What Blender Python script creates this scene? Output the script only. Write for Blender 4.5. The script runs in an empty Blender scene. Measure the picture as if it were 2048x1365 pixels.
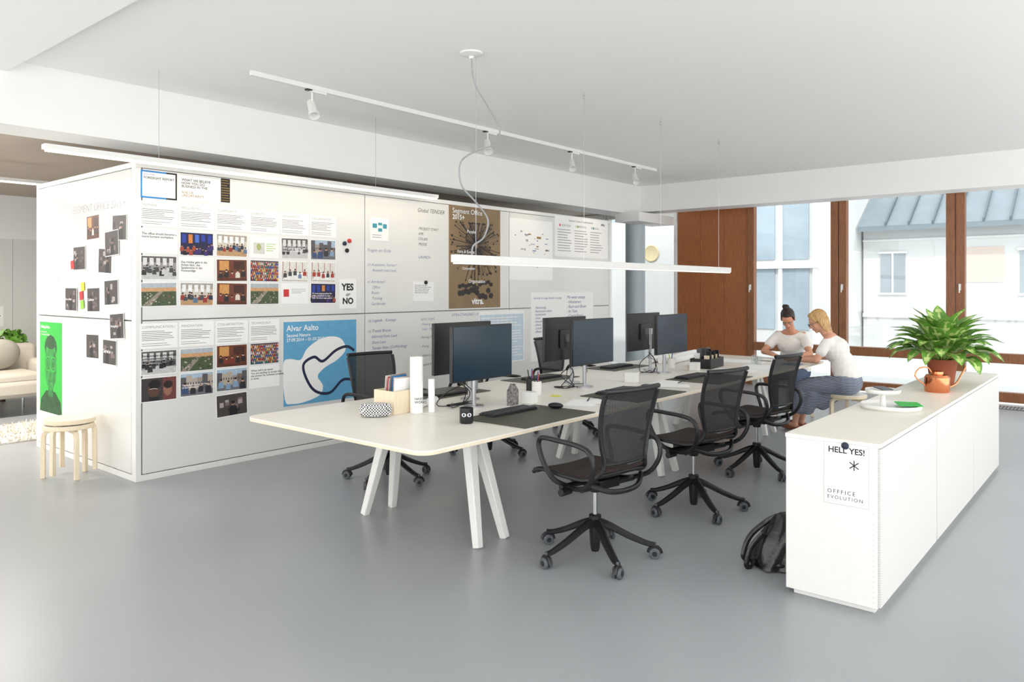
import bpy, math, random
from mathutils import Vector, Matrix, Euler
random.seed(7)
SC=bpy.context.scene
SC.view_settings.view_transform='Standard'
COL=SC.collection
pi=math.pi
def srgb(c):
    return tuple(((x/255)/12.92 if x/255<=0.04045 else (((x/255)+0.055)/1.055)**2.4) for x in c)
MATS={}
def M(name,col,rough=.5,metal=0.0,var=.05,scale=18,bump=0,emit=0,spec=None,stretch=None):
    if name in MATS: return MATS[name]
    m=bpy.data.materials.new(name); m.use_nodes=True
    nt=m.node_tree; b=nt.nodes['Principled BSDF']
    c=srgb(col)
    tc=nt.nodes.new('ShaderNodeTexCoord'); n=nt.nodes.new('ShaderNodeTexNoise'); n.inputs['Scale'].default_value=scale
    n.inputs['Detail'].default_value=3
    if stretch:
        mp=nt.nodes.new('ShaderNodeMapping'); mp.inputs['Scale'].default_value=stretch
        nt.links.new(tc.outputs['Object'],mp.inputs['Vector']); nt.links.new(mp.outputs[0],n.inputs['Vector'])
    else: nt.links.new(tc.outputs['Object'],n.inputs['Vector'])
    r=nt.nodes.new('ShaderNodeValToRGB')
    r.color_ramp.elements[0].position=.3; r.color_ramp.elements[1].position=.7
    r.color_ramp.elements[0].color=tuple(max(0,x*(1-var)) for x in c)+(1,)
    r.color_ramp.elements[1].color=tuple(min(1,x*(1+var)) for x in c)+(1,)
    nt.links.new(n.outputs['Fac'],r.inputs['Fac']); nt.links.new(r.outputs[0],b.inputs['Base Color'])
    b.inputs['Roughness'].default_value=rough; b.inputs['Metallic'].default_value=metal
    if spec is not None: b.inputs['Specular IOR Level'].default_value=spec
    if bump:
        bp=nt.nodes.new('ShaderNodeBump'); bp.inputs['Strength'].default_value=bump; bp.inputs['Distance'].default_value=.01
        nt.links.new(n.outputs['Fac'],bp.inputs['Height']); nt.links.new(bp.outputs[0],b.inputs['Normal'])
    if emit:
        b.inputs['Emission Color'].default_value=c+(1,); b.inputs['Emission Strength'].default_value=emit
    MATS[name]=m; return m
def FM(c): return M('print_%d_%d_%d'%c,c,.5,var=.12,scale=40)

# ------------------------------------------------------------------ mesh builder
def frames(pts,closed=False):
    n=len(pts); T=[]
    for i in range(n):
        if closed: t=pts[(i+1)%n]-pts[i-1]
        else: t=pts[min(i+1,n-1)]-pts[max(i-1,0)]
        T.append(t.normalized())
    a=Vector((0,0,1)) if abs(T[0].z)<.9 else Vector((1,0,0))
    N=[(a-T[0]*a.dot(T[0])).normalized()]
    for i in range(1,n):
        v=N[-1]-T[i]*N[-1].dot(T[i])
        N.append(v.normalized())
    return T,N
def smooth_pts(P,k=4,closed=False):
    P=[Vector(p) for p in P]; n=len(P); out=[]
    rng=range(n) if closed else range(n-1)
    for i in rng:
        if closed: a,b,c,d=P[i-1],P[i],P[(i+1)%n],P[(i+2)%n]
        else: a,b,c,d=P[max(i-1,0)],P[i],P[i+1],P[min(i+2,n-1)]
        for j in range(k):
            t=j/k
            out.append(.5*((2*b)+(c-a)*t+(2*a-5*b+4*c-d)*t*t+(-a+3*b-3*c+d)*t**3))
    if not closed: out.append(P[-1])
    return out
class MB:
    def __init__(s): s.v=[];s.f=[];s.m=[]
    def add(s,V,F,mi=0,X=None):
        o=len(s.v)
        s.v+= [tuple(X@Vector(p)) if X else tuple(p) for p in V]
        s.f+= [tuple(i+o for i in f) for f in F]; s.m+=[mi]*len(F); return s
    def box(s,lo,hi,mi=0,X=None):
        a,b=lo,hi
        V=[(x,y,z) for z in (a[2],b[2]) for y in (a[1],b[1]) for x in (a[0],b[0])]
        F=[(0,2,3,1),(4,5,7,6),(0,1,5,4),(2,6,7,3),(0,4,6,2),(1,3,7,5)]
        return s.add(V,F,mi,X)
    def cbox(s,c,d,mi=0,X=None):
        return s.box([c[i]-d[i]/2 for i in range(3)],[c[i]+d[i]/2 for i in range(3)],mi,X)
    def tube(s,pts,r,seg=8,mi=0,closed=False,flat=1.0,X=None,caps=True,up=None):
        pts=[Vector(p) for p in pts]; n=len(pts)
        T,N=frames(pts,closed)
        if up is not None:
            u=Vector(up); N=[(u-t*u.dot(t)).normalized() for t in T]
        V=[];F=[]
        for i in range(n):
            rr=r[i] if isinstance(r,(list,tuple)) else r
            B=T[i].cross(N[i])
            for k in range(seg):
                a=2*pi*(k+.5)/seg
                V.append(pts[i]+N[i]*math.cos(a)*rr*flat+B*math.sin(a)*rr)
        rg=n if closed else n-1
        for i in range(rg):
            j=(i+1)%n
            for k in range(seg):
                l=(k+1)%seg
                F.append((i*seg+k,i*seg+l,j*seg+l,j*seg+k))
        if not closed and caps:
            F.append(tuple(range(seg-1,-1,-1))); F.append(tuple((n-1)*seg+k for k in range(seg)))
        return s.add(V,F,mi,X)
    def cyl(s,p0,p1,r0,r1=None,seg=16,mi=0,X=None):
        return s.tube([p0,p1],[r0,r0 if r1 is None else r1],seg,mi,X=X)
    def lathe(s,prof,c=(0,0,0),seg=28,mi=0,X=None):
        V=[];F=[];n=len(prof)
        for r,z in prof:
            for k in range(seg):
                a=2*pi*k/seg; V.append((c[0]+r*math.cos(a),c[1]+r*math.sin(a),c[2]+z))
        for i in range(n-1):
            for k in range(seg):
                l=(k+1)%seg; F.append((i*seg+k,i*seg+l,(i+1)*seg+l,(i+1)*seg+k))
        if prof[0][0]>1e-4: F.append(tuple(range(seg-1,-1,-1)))
        if prof[-1][0]>1e-4: F.append(tuple((n-1)*seg+k for k in range(seg)))
        return s.add(V,F,mi,X)
    def ell(s,c,r,mi=0,X=None,seg=16,rings=10):
        if not isinstance(r,(list,tuple)): r=(r,r,r)
        V=[(c[0],c[1],c[2]-r[2])];F=[]
        for i in range(1,rings):
            t=-pi/2+pi*i/rings
            for k in range(seg):
                a=2*pi*k/seg
                V.append((c[0]+r[0]*math.cos(t)*math.cos(a),c[1]+r[1]*math.cos(t)*math.sin(a),c[2]+r[2]*math.sin(t)))
        V.append((c[0],c[1],c[2]+r[2])); top=len(V)-1
        for k in range(seg):
            l=(k+1)%seg; F.append((0,1+l,1+k)); F.append((top,top-seg+k,top-seg+l))
        for i in range(rings-2):
            for k in range(seg):
                l=(k+1)%seg; a=1+i*seg; b=a+seg
                F.append((a+k,a+l,b+l,b+k))
        return s.add(V,F,mi,X)
    def cap(s,p0,p1,r0,r1=None,seg=12,mi=0,X=None):
        r1=r0 if r1 is None else r1
        s.cyl(p0,p1,r0,r1,seg,mi,X); s.ell(p0,r0,mi,X,seg,8); s.ell(p1,r1,mi,X,seg,8); return s
    def grid(s,fn,nu,nv,mi=0,X=None):
        V=[fn(i/nu,j/nv) for j in range(nv+1) for i in range(nu+1)]
        F=[(j*(nu+1)+i,j*(nu+1)+i+1,(j+1)*(nu+1)+i+1,(j+1)*(nu+1)+i) for j in range(nv) for i in range(nu)]
        return s.add(V,F,mi,X)
    def prism(s,outline,z0,z1,mi=0,X=None):
        n=len(outline)
        V=[(x,y,z0) for x,y in outline]+[(x,y,z1) for x,y in outline]
        F=[tuple(range(n-1,-1,-1)),tuple(range(n,2*n))]+[(i,(i+1)%n,n+(i+1)%n,n+i) for i in range(n)]
        return s.add(V,F,mi,X)
    def make(s,name,mats,parent=None,loc=(0,0,0),rot=(0,0,0),bevel=0,smooth=True,ang=35,solid=0,subd=0):
        me=bpy.data.meshes.new(name); me.from_pydata(s.v,[],s.f)
        if not isinstance(mats,(list,tuple)): mats=[mats]
        for m in mats: me.materials.append(m)
        me.polygons.foreach_set('material_index',s.m); me.update()
        if smooth:
            me.shade_smooth(); me.set_sharp_from_angle(angle=math.radians(ang))
        o=bpy.data.objects.new(name,me); COL.objects.link(o)
        o.location=loc; o.rotation_euler=rot
        if parent: o.parent=parent
        if solid:
            d=o.modifiers.new('s','SOLIDIFY'); d.thickness=solid; d.offset=0
        if subd:
            d=o.modifiers.new('u','SUBSURF'); d.levels=subd; d.render_levels=subd
        if bevel:
            d=o.modifiers.new('b','BEVEL'); d.width=bevel; d.segments=2; d.limit_method='ANGLE'; d.angle_limit=.6
        return o
def tag(o,label,category=None,group=None,kind=None):
    if label: o['label']=label
    if category: o['category']=category
    if group: o['group']=group
    if kind: o['kind']=kind
    return o
def thing(name,label,category,loc=(0,0,0),rz=0,group=None):
    e=bpy.data.objects.new(name,None); e.empty_display_size=.1; COL.objects.link(e)
    e.location=loc; e.rotation_euler=(0,0,rz); tag(e,label,category,group); return e
def copy_thing(src,loc,rz=None,label=None):
    n=src.copy(); COL.objects.link(n); n.location=loc
    if rz is not None: n.rotation_euler=(n.rotation_euler[0],n.rotation_euler[1],rz)
    if label: n['label']=label
    def rec(a,b):
        for c in a.children:
            d=c.copy(); COL.objects.link(d); d.parent=b; rec(c,d)
    rec(src,n)
    return n
def S(lo,hi,name,mat,label,bevel=0):
    b=MB().box(lo,hi); o=b.make(name,mat,smooth=False,bevel=bevel); tag(o,label,kind='structure'); return o
def rrect(x0,y0,x1,y1,r,k=5):
    out=[]
    for cx,cy,a0 in ((x1-r,y1-r,0),(x0+r,y1-r,pi/2),(x0+r,y0+r,pi),(x1-r,y0+r,1.5*pi)):
        for i in range(k+1):
            a=a0+pi/2*i/k; out.append((cx+r*math.cos(a),cy+r*math.sin(a)))
    return out
def text(s,mat,parent,x,y,size=None,width=None,z=.003,align='LEFT',shear=0,bold=0,space=1.0,name='lettering',rot=(0,0,0),ls=1.0,xs=1.0):
    cu=bpy.data.curves.new(name,'FONT'); cu.body=s; cu.align_x=align; cu.shear=shear; cu.size=1; cu.space_character=space
    cu.space_line=ls; cu.resolution_u=3; cu.offset=bold
    o=bpy.data.objects.new(name,cu); COL.objects.link(o)
    dg=bpy.context.evaluated_depsgraph_get(); me=bpy.data.meshes.new_from_object(o.evaluated_get(dg))
    bpy.data.objects.remove(o)
    if len(me.vertices)==0: return None
    xsx=[v.co.x for v in me.vertices]; w=max(xsx)-min(xsx)
    k=(width/w) if width else size
    for v in me.vertices: v.co.x*=k*xs; v.co.y*=k; v.co.z*=k
    me.materials.clear(); me.materials.append(mat)
    t=bpy.data.objects.new(name,me); COL.objects.link(t); t.parent=parent; t.location=(x,y,z); t.rotation_euler=rot
    return t

# ------------------------------------------------------------------ materials
def floor_mat():
    m=M('floor_vinyl',(158,162,166),rough=.32,var=.03,scale=1.2)
    nt=m.node_tree; b=nt.nodes['Principled BSDF']
    tc=nt.nodes.new('ShaderNodeTexCoord'); br=nt.nodes.new('ShaderNodeTexBrick')
    br.offset=0; br.inputs['Scale'].default_value=1; br.inputs['Mortar Size'].default_value=.002
    br.inputs['Brick Width'].default_value=2.4; br.inputs['Row Height'].default_value=1.8
    br.inputs['Color1'].default_value=(1,1,1,1); br.inputs['Color2'].default_value=(1,1,1,1); br.inputs['Mortar'].default_value=(.94,.94,.94,1)
    nt.links.new(tc.outputs['Object'],br.inputs['Vector'])
    mx=nt.nodes.new('ShaderNodeMix'); mx.data_type='RGBA'; mx.blend_type='MULTIPLY'; mx.inputs[0].default_value=1
    src=b.inputs['Base Color'].links[0].from_socket
    nt.links.new(src,mx.inputs[6]); nt.links.new(br.outputs[0],mx.inputs[7]); nt.links.new(mx.outputs[2],b.inputs['Base Color'])
    return m
FLOOR=floor_mat()
WHITE=M('white_paint',(242,242,240),.6,var=.01,scale=3)
CEIL=M('ceiling_plaster',(247,247,245),.85,var=.008,scale=60,bump=.05)
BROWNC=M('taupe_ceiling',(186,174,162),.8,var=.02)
BOARD=M('whiteboard_enamel',(228,228,225),.16,var=.01,scale=2)
METALW=M('white_metal',(234,234,231),.35,var=.01)
WOOD=M('red_wood',(164,100,56),.42,var=.26,scale=9,stretch=(2,16,.6))
WOODF=M('frame_wood',(142,90,54),.38,var=.24,scale=9,stretch=(7,7,.8))
BLACK=M('black_plastic',(22,23,26),.38,var=.1)
BLACKF=M('black_fabric',(46,36,33),.9,var=.25,scale=300,bump=.2)
GREYP=M('grey_caster',(88,92,98),.45,var=.1)
CHROME=M('chrome',(200,202,205),.15,1.0,var=.03)
SILVER=M('brushed_silver',(186,188,192),.32,.85,var=.03)
TABLE=M('cream_laminate',(240,236,227),.33,var=.012,scale=3)
PLY=M('plywood_edge',(232,219,195),.55,var=.08,scale=40,stretch=(1,1,12))
BIRCH=M('birch_wood',(234,218,190),.45,var=.06,scale=14,stretch=(8,8,1))
PAPER=M('paper',(248,248,247),.7,var=.005)
INK=M('black_ink',(20,20,22),.6,var=.05)
GREYINK=M('grey_ink',(160,160,162),.7,var=.05)
BLUEINK=M('blue_ink',(50,74,146),.6,var=.05)
DARKSCREEN=M('dark_screen',(18,44,60),.22,var=.06,scale=1.5)
GLOW=M('led_diffuser',(255,240,215),.5,emit=3.5)
COPPER=M('copper',(224,140,98),.12,1.0,var=.05)
TERRA=M('terracotta',(150,78,50),.75,var=.12)
LEAF=M('leaf_green',(106,158,62),.36,var=.25,scale=14)
LEAFL=M('leaf_light',(194,214,132),.36,var=.2,scale=30)
SOIL=M('soil',(52,38,28),.95,var=.4,scale=60)
LEATHER=M('black_leather',(18,18,22),.25,var=.3,scale=16,bump=.6)
PAD=M('desk_pad',(76,76,66),.55,var=.06)
SKIN=M('skin',(212,152,122),.5,var=.04,scale=8)
SKIN2=M('skin_fair',(220,162,134),.5,var=.04,scale=8)
SHIRT=M('white_cotton',(244,241,236),.85,var=.03,scale=25,bump=.3)
HAIRD=M('dark_brown_hair',(44,28,20),.42,var=.45,scale=22,stretch=(7,7,1),bump=.7)
HAIRB=M('blonde_hair',(200,160,104),.42,var=.35,scale=22,stretch=(7,7,.8),bump=.8)
NAVY=M('navy',(26,34,62),.5)
YELLOW=M('sticky_yellow',(232,226,70),.7)
GREENP=M('sticky_green',(150,205,70),.7)
REDP=M('sticky_red',(205,60,60),.7)
SOFA=M('sofa_fabric',(196,190,178),.95,var=.08,scale=120,bump=.2)
RUG=M('wool_rug',(226,220,208),1,var=.2,scale=40,bump=1)
DENIM=M('denim',(70,84,112),.85,var=.15,scale=60)
PINKR=M('red_lips',(176,86,78),.5)
DARKEYE=M('eye_dark',(40,26,20),.3)
def glass(tint,name,fac):
    m=bpy.data.materials.new(name); m.use_nodes=True; nt=m.node_tree; nt.nodes.clear()
    o=nt.nodes.new('ShaderNodeOutputMaterial'); t=nt.nodes.new('ShaderNodeBsdfTransparent'); g=nt.nodes.new('ShaderNodeBsdfGlossy')
    g.inputs['Roughness'].default_value=.02
    t.inputs[0].default_value=tint
    x=nt.nodes.new('ShaderNodeMixShader'); x.inputs[0].default_value=fac; nt.links.new(t.outputs[0],x.inputs[1]); nt.links.new(g.outputs[0],x.inputs[2]); nt.links.new(x.outputs[0],o.inputs[0])
    return m
GLASS=glass((.86,.885,.895,1),'window_glass',.04); CLEAR=glass((.94,.96,.96,1),'clear_glass',.12)
def meshcloth():
    m=bpy.data.materials.new('black_net'); m.use_nodes=True; nt=m.node_tree; b=nt.nodes['Principled BSDF']
    b.inputs['Base Color'].default_value=(.010,.010,.012,1); b.inputs['Roughness'].default_value=.7
    tc=nt.nodes.new('ShaderNodeTexCoord'); c=nt.nodes.new('ShaderNodeTexChecker'); c.inputs['Scale'].default_value=260
    c.inputs['Color1'].default_value=(1,1,1,1); c.inputs['Color2'].default_value=(.78,.78,.78,1)
    nt.links.new(tc.outputs['Object'],c.inputs['Vector']); nt.links.new(c.outputs['Color'],b.inputs['Alpha'])
    return m
NET=meshcloth()

# ------------------------------------------------------------------ setting
S((-2.2,-2.4,-.2),(12.1,13.2,0),'floor',FLOOR,'smooth grey-blue vinyl floor in large sheets')
S((1.94,-5,3.3),(12.1,7.1,3.5),'ceiling',CEIL,'flat white plaster ceiling over the work area')
S((-5,-5,3.21),(1.94,6.6,3.5),'trim_1',CEIL,'slightly lowered white ceiling strip')
S((-5,6.6,2.81),(11.3,7.05,3.3),'trim_2',WHITE,'deep white ceiling beam above the whiteboards')
S((11.3,-5,2.86),(11.75,7.05,3.3),'trim_3',WHITE,'white beam running along the window front')
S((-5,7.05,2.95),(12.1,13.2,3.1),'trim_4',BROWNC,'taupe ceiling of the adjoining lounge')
S((-5,13,0),(12.1,13.2,2.95),'wall_back',WHITE,'white back wall of the adjoining lounge')
S((10.75,6.3,2.66),(11.95,6.75,2.81),'trim_5',WHITE,'white duct casing near the column')
S((12.0,4.98,0),(12.1,6.25,3.3),'wall_right',WOOD,'reddish-brown wooden wall panelling with vertical grain')
b=MB()
for y in (5.4,5.83): b.cbox((11.999,y,1.45),(.002,.004,2.8))
o=b.make('trim_6',M('groove_brown',(120,66,34),.6),smooth=False); tag(o,'fine joints between vertical wooden boards',kind='structure')
def window(n,y0,y1,frame,label,sill=True,handle=True):
    e=bpy.data.objects.new('window_%d'%n,None); COL.objects.link(e); e.location=(12.0,(y0+y1)/2,0); tag(e,label,kind='structure')
    h=(y1-y0)/2; w=.11 if sill else .05; T=3.3 if sill else 2.94
    b=MB()
    b.box((-.04,-h,0),(.08,-h+w,T)); b.box((-.04,h-w,0),(.08,h,T))
    b.box((-.04,-h+w,T-.1),(.08,h-w,T)); b.box((-.04,-h+w,.04),(.08,h-w,.17))
    if sill: b.box((-.07,-h+w,.56),(.08,h-w,.69))
    b.make('window_frame',frame,e,bevel=.006)
    g=MB(); g.box((.02,-h+w,.17 if not sill else .69),(.03,h-w,T-.1))
    if sill: g.box((.02,-h+w,.17),(.03,h-w,.56))
    g.make('window_pane',GLASS,e,smooth=False)
    if handle:
        k=MB(); k.cbox((-.047,h-.05,1.58),(.014,.03,.09)); k.tube([(-.05,h-.05,1.6),(-.085,h-.05,1.6),(-.088,h-.05,1.5)],.009)
        k.make('handle',METALW,e,bevel=.002)
    return e
window(1,3.56,4.98,WOODF,'tall window with reddish wooden frame, sill rail and white handle')
window(2,2.01,3.55,WOODF,'tall window with reddish wooden frame, sill rail and white handle')
window(3,.46,2.0,WOODF,'tall window with reddish wooden frame, sill rail and white handle')
window(4,-1.1,.45,WOODF,'tall window with reddish wooden frame, sill rail and white handle')
window(5,6.26,7.7,METALW,'white framed tall glazed door to the courtyard',sill=False,handle=False)
window(6,7.71,9.2,METALW,'white framed tall glazed door to the courtyard',sill=False,handle=False)
S((12.0,9.2,0),(12.1,13,2.95),'wall_lounge',WHITE,'white wall of the lounge')
S((12.0,-5,0),(12.1,-1.1,3.3),'wall_front',WHITE,'white wall beside the windows')
b=MB(); b.cyl((11.45,6.78,0),(11.45,6.78,2.81),.17,seg=32); o=b.make('trim_7',M('column_paint',(190,203,210),.5,var=.02)); tag(o,'round pale blue-grey column',kind='structure')
b=MB()
b.box((11.55,.2,.001),(11.85,1.9,.006))
for i in range(42): b.box((11.57,.22+.04*i,.006),(11.83,.24+.04*i,.012),1)
o=b.make('trim_8',[M('vent_shadow',(90,90,90),.6),SILVER],smooth=False); tag(o,'slatted metal floor vent beneath the window',kind='structure')

# ------------------------------------------------------------------ courtyard
GROUND=M('pale_paving',(196,198,198),.8,var=.05)
b=MB().box((12.1,-12,-.25),(45,30,-.05)); tag(b.make('trim_9',GROUND,smooth=False),'pale paved courtyard ground',kind='structure')
EXTW=M('render_white',(212,214,214),.8,var=.03,scale=1)
EXTF=M('render_trim',(230,232,232),.8,var=.03,scale=1)
ROOF=M('zinc_roof',(122,134,142),.5,var=.08,scale=3)
EGL=M('facade_glass',(150,160,168),.12,var=.1,scale=1.2)
bld=thing('building','white rendered courtyard building with grey standing-seam roof','building',(20,0,-.05))
b=MB().box((0,-12,0),(4,5.35,3.2))
b.make('facade',EXTW,bld,smooth=False)
b=MB()
b.add([(-.5,-12,3.1),(-.5,5.35,3.1),(4,5.35,6.2),(4,-12,6.2)],[(0,1,2,3)])
b.add([(-.5,-12,3.1),(-.5,5.35,3.1),(-.5,5.35,2.98),(-.5,-12,2.98)],[(3,2,1,0)])
for i in range(34):
    y=-11.8+i*.5
    b.add([(-.52,y,3.1),(-.52,y+.04,3.1),(4,y+.04,6.26),(4,y,6.26),(-.52,y,3.17),(-.52,y+.04,3.17)],[(4,5,2,3),(0,1,5,4),(0,4,3),(1,2,5)],1)
b.make('roof',[ROOF,M('seam',(90,102,110),.5)],bld,smooth=False)
for (y0,y1) in ((4.4,4.95),(1.55,2.1),(-.8,-.2),(-4,-3)):
    b=MB().box((-.03,y0,1.5),(.02,y1,2.45)); b.box((-.05,y0-.05,1.45),(-.02,y1+.05,1.5),1); b.box((-.05,y0-.05,2.45),(-.02,y1+.05,2.5),1)
    b.box((-.05,(y0+y1)/2-.02,1.5),(-.02,(y0+y1)/2+.02,2.45),1)
    b.make('window',[EGL,EXTF],bld,smooth=False)
for y0,y1 in ((2.4,3.4),(.4,1.3)):
    MB().box((-.02,y0,1.75),(.01,y1,2.55)).make('brick_panel',M('pale_brick',(208,190,178),.8,var=.08,scale=6,stretch=(1,1,12)),bld,smooth=False)
for z0,z1 in ((.9,1.0),(2.75,2.8)):
    MB().box((-.05,-12,z0),(0,5.35,z1)).make('ledge',EXTF,bld,smooth=False)
wing=thing('building_wing','white glazed building wing with blue-grey windows','building',(16.8,0,-.05))
b=MB().box((0,5.4,0),(5,16,6)); b.make('facade',EXTW,wing,smooth=False)
PGL=M('pale_facade_glass',(160,176,188),.1,var=.12,scale=1)
b=MB()
for i in range(8):
    for z in (.7,2.25,3.9):
        b.box((-.03,5.6+i*.75,z),(.02,6.22+i*.75,z+1.35))
b.make('window',PGL,wing,smooth=False)
b=MB()
for i in range(9): b.box((-.08,5.42+i*.75,0),(0,5.5+i*.75,6))
b.box((-.1,5.4,2.05),(0,16,2.2)); b.box((-.1,5.4,3.65),(0,16,3.85))
b.make('mullion',EXTF,wing,smooth=False)
b=MB().box((14.2,7.0,-.05),(14.35,11,3.0)); tag(b.make('garden_wall',EXTW,smooth=False),'white rendered garden wall in the courtyard','wall')
X=Matrix.Rotation(-pi/2,4,'Y')
b=MB().lathe([(0,.02),(.14,.02),(.16,.03),(.18,.02),(.18,0)],X=X,seg=36)
tag(b.make('round_lamp',M('brass',(212,196,158),.5,.0),loc=(14.199,8.01,2.3)),'round brass wall lamp on the white garden wall','wall lamp')
def bush(loc,h,lab):
    e=thing('houseplant',lab,'plant',loc)
    MB().cyl((0,0,0),(0,0,h*.5),.04,.02,8).make('stem',M('bark',(90,70,50),.9),e)
    b=MB()
    for i in range(300):
        a=random.uniform(0,2*pi); t=random.uniform(-.6,1.4); r=h*.36*math.cos(t*.8)*random.uniform(.6,1)
        c=Vector((r*math.cos(a),r*math.sin(a),h*.6+h*.36*math.sin(t)))
        R=Euler((random.uniform(0,3),random.uniform(0,3),random.uniform(0,3))).to_matrix()
        V=[c+R@Vector(p)*h*.06 for p in ((-.5,-1,0),(.5,-1,.1),(.6,0,0),(0,1,.1),(-.6,0,0))]
        b.add(V,[(0,1,2,3,4)])
    b.make('foliage',LEAF,e,smooth=False)

# ------------------------------------------------------------------ whiteboard cube
CX0,CX1,CY0,CY1,CH=2.73,9.80,6.23,8.42,2.59
cube=thing('whiteboard_cube','large free-standing white cube clad in magnetic whiteboards','room divider',(CX0,CY0,0))
L=CX1-CX0; D=CY1-CY0
MB().box((.02,.02,.0),(L-.02,D-.02,CH-.01)).make('body',M('joint_grey',(130,130,130),.6),cube,smooth=False)
b=MB()
f=.045
b.box((0,0,0),(L,.03,.05));b.box((0,0,CH-f),(L,.03,CH));b.box((0,0,.05),(f,.03,CH-f));b.box((L-f,0,.05),(L,.03,CH-f))
b.box((0,.03,0),(.03,D,.05));b.box((0,.03,CH-f),(.03,D,CH));b.box((0,D-f,.05),(.03,D,CH-f)); b.box((0,.03,.05),(.03,.03+f,CH-f))
b.box((.03,.03,CH-.012),(L,D,CH))
b.make('edge_frame',METALW,cube,bevel=.003)
xs=[f+.006,2.335,4.67,L-f-.004]
for i in range(3):
    for z0,z1 in ((.058,1.297),(1.307,CH-f-.006)):
        MB().box((xs[i]+.005,.0,z0),(xs[i+1]-.005,.022,z1)).make('whiteboard_panel',BOARD,cube,bevel=.002)
for z0,z1 in ((.058,1.297),(1.307,CH-f-.006)):
    MB().box((.0,.03+f+.006,z0),(.022,D-f-.006,z1)).make('whiteboard_panel',BOARD,cube,bevel=.002)
FACE={'f':((90,0,0),lambda u,z:(u,CY0-.0004,z)),'s':((90,0,-90),lambda u,z:(CX0-.0004,u,z)),'b':((90,0,0),lambda u,z:(u,12.9995,z))}
def wall_writing(face,u,z,s,mat,size=None,width=None,shear=.3,bold=-.006,ls=1.35):
    rot,fn=FACE[face]
    for i,line in enumerate(s.split('\n')):
        if not line.strip(): continue
        t=text(line.strip(),mat,cube,0,0,size=size,width=width,shear=shear,name='handwriting',z=0,bold=bold)
        if t is None: continue
        ind=(len(line)-len(line.lstrip()))*(size or .05)*.3+random.uniform(-.008,.008)
        p=fn(u+(ind if face=='f' else 0),z-i*(size or 0)*ls); t.rotation_euler=[math.radians(a) for a in rot]
        t.location=(p[0]-CX0-(.0004 if face=='s' else 0),p[1]-CY0-(.0004 if face=='f' else 0),p[2])
def paper(face,uc,zc,w,h,items=(),texts=(),tilt=0,base=None,name='pinned_paper',label='white paper sheet pinned on the whiteboard',cat='paper',group=None,lift=0):
    rot,fn=FACE[face]
    b=MB(); mats=[base or PAPER]
    b.box((-w/2,-h/2,0),(w/2,h/2,.002))
    zz=.0021
    for it in items:
        k=it[0]
        if it[-1] not in mats: mats.append(it[-1])
        mi=mats.index(it[-1]); zz+=.000025
        if k=='rect':
            x0,y0,x1,y1=it[1:5]
            X0,X1=(x0-.5)*w,(x1-.5)*w; Y0,Y1=(y0-.5)*h,(y1-.5)*h
            b.add([(X0,Y0,zz),(X1,Y0,zz),(X1,Y1,zz),(X0,Y1,zz)],[(0,1,2,3)],mi)
        elif k=='lines':
            x0,y0,x1,y1,n=it[1:6]; th=(y1-y0)/n
            for i in range(n):
                e=x1-(x1-x0)*random.choice((0,.05,.12,.3)); Y0=(y1-th*(i+.68)-.5)*h; Y1=(y1-th*(i+.4)-.5)*h
                X0,X1=(x0-.5)*w,(e-.5)*w
                b.add([(X0,Y0,zz),(X1,Y0,zz),(X1,Y1,zz),(X0,Y1,zz)],[(0,1,2,3)],mi)
        elif k=='poly':
            P=[((x-.5)*w,(y-.5)*h,zz) for x,y in it[1]]; b.add(P,[tuple(range(len(P)))],mi)
        elif k=='oval':
            x,y,rx,ry=it[1:5]
            b.add([((x+rx*math.cos(t*pi/6)-.5)*w,(y+ry*math.sin(t*pi/6)-.5)*h,zz) for t in range(12)],[tuple(range(12))],mi)
        elif k=='stroke':
            wd=it[2]
            P=smooth_pts([((x-.5)*w,(y-.5)*h,0) for x,y in it[1]],8)
            V=[]
            for i,p in enumerate(P):
                t=(P[min(i+1,len(P)-1)]-P[max(i-1,0)]).normalized(); nn=Vector((-t.y,t.x,0))*wd/2
                V+=[(p.x+nn.x,p.y+nn.y,zz),(p.x-nn.x,p.y-nn.y,zz)]
            b.add(V,[(2*i,2*i+1,2*i+3,2*i+2) for i in range(len(P)-1)],mi)
    o=b.make(name,mats,smooth=False)
    p=Vector(fn(uc,zc)); R=Euler([math.radians(a) for a in rot]).to_matrix()
    o.rotation_euler=(R@Euler((0,0,math.radians(tilt))).to_matrix()).to_euler()
    nrm=R@Vector((0,0,1)); o.location=p+nrm*lift
    tag(o,label,cat,group)
    for t in texts:
        s,x,y,wd,mt=t[:5]; kw=t[5] if len(t)>5 else {}
        text(s,mt,o,(x-.5)*w,(y-.5)*h,width=wd*w if wd else None,z=zz+.0004,**kw)
    return o
R_=random.uniform
def folk(x,y,s,body,skin,hair):
    return [('poly',[(x-s*.55,y-s*1.9),(x-s*.5,y-s*.45),(x-s*.22,y-s*.1),(x+s*.22,y-s*.1),(x+s*.5,y-s*.45),(x+s*.55,y-s*1.9)],body),
            ('oval',x,y+s*.25,s*.24,s*.44,skin),('oval',x,y+s*.45,s*.25,s*.3,hair)]
SK=[FM((214,168,140)),FM((190,140,112)),FM((236,196,168))]
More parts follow.
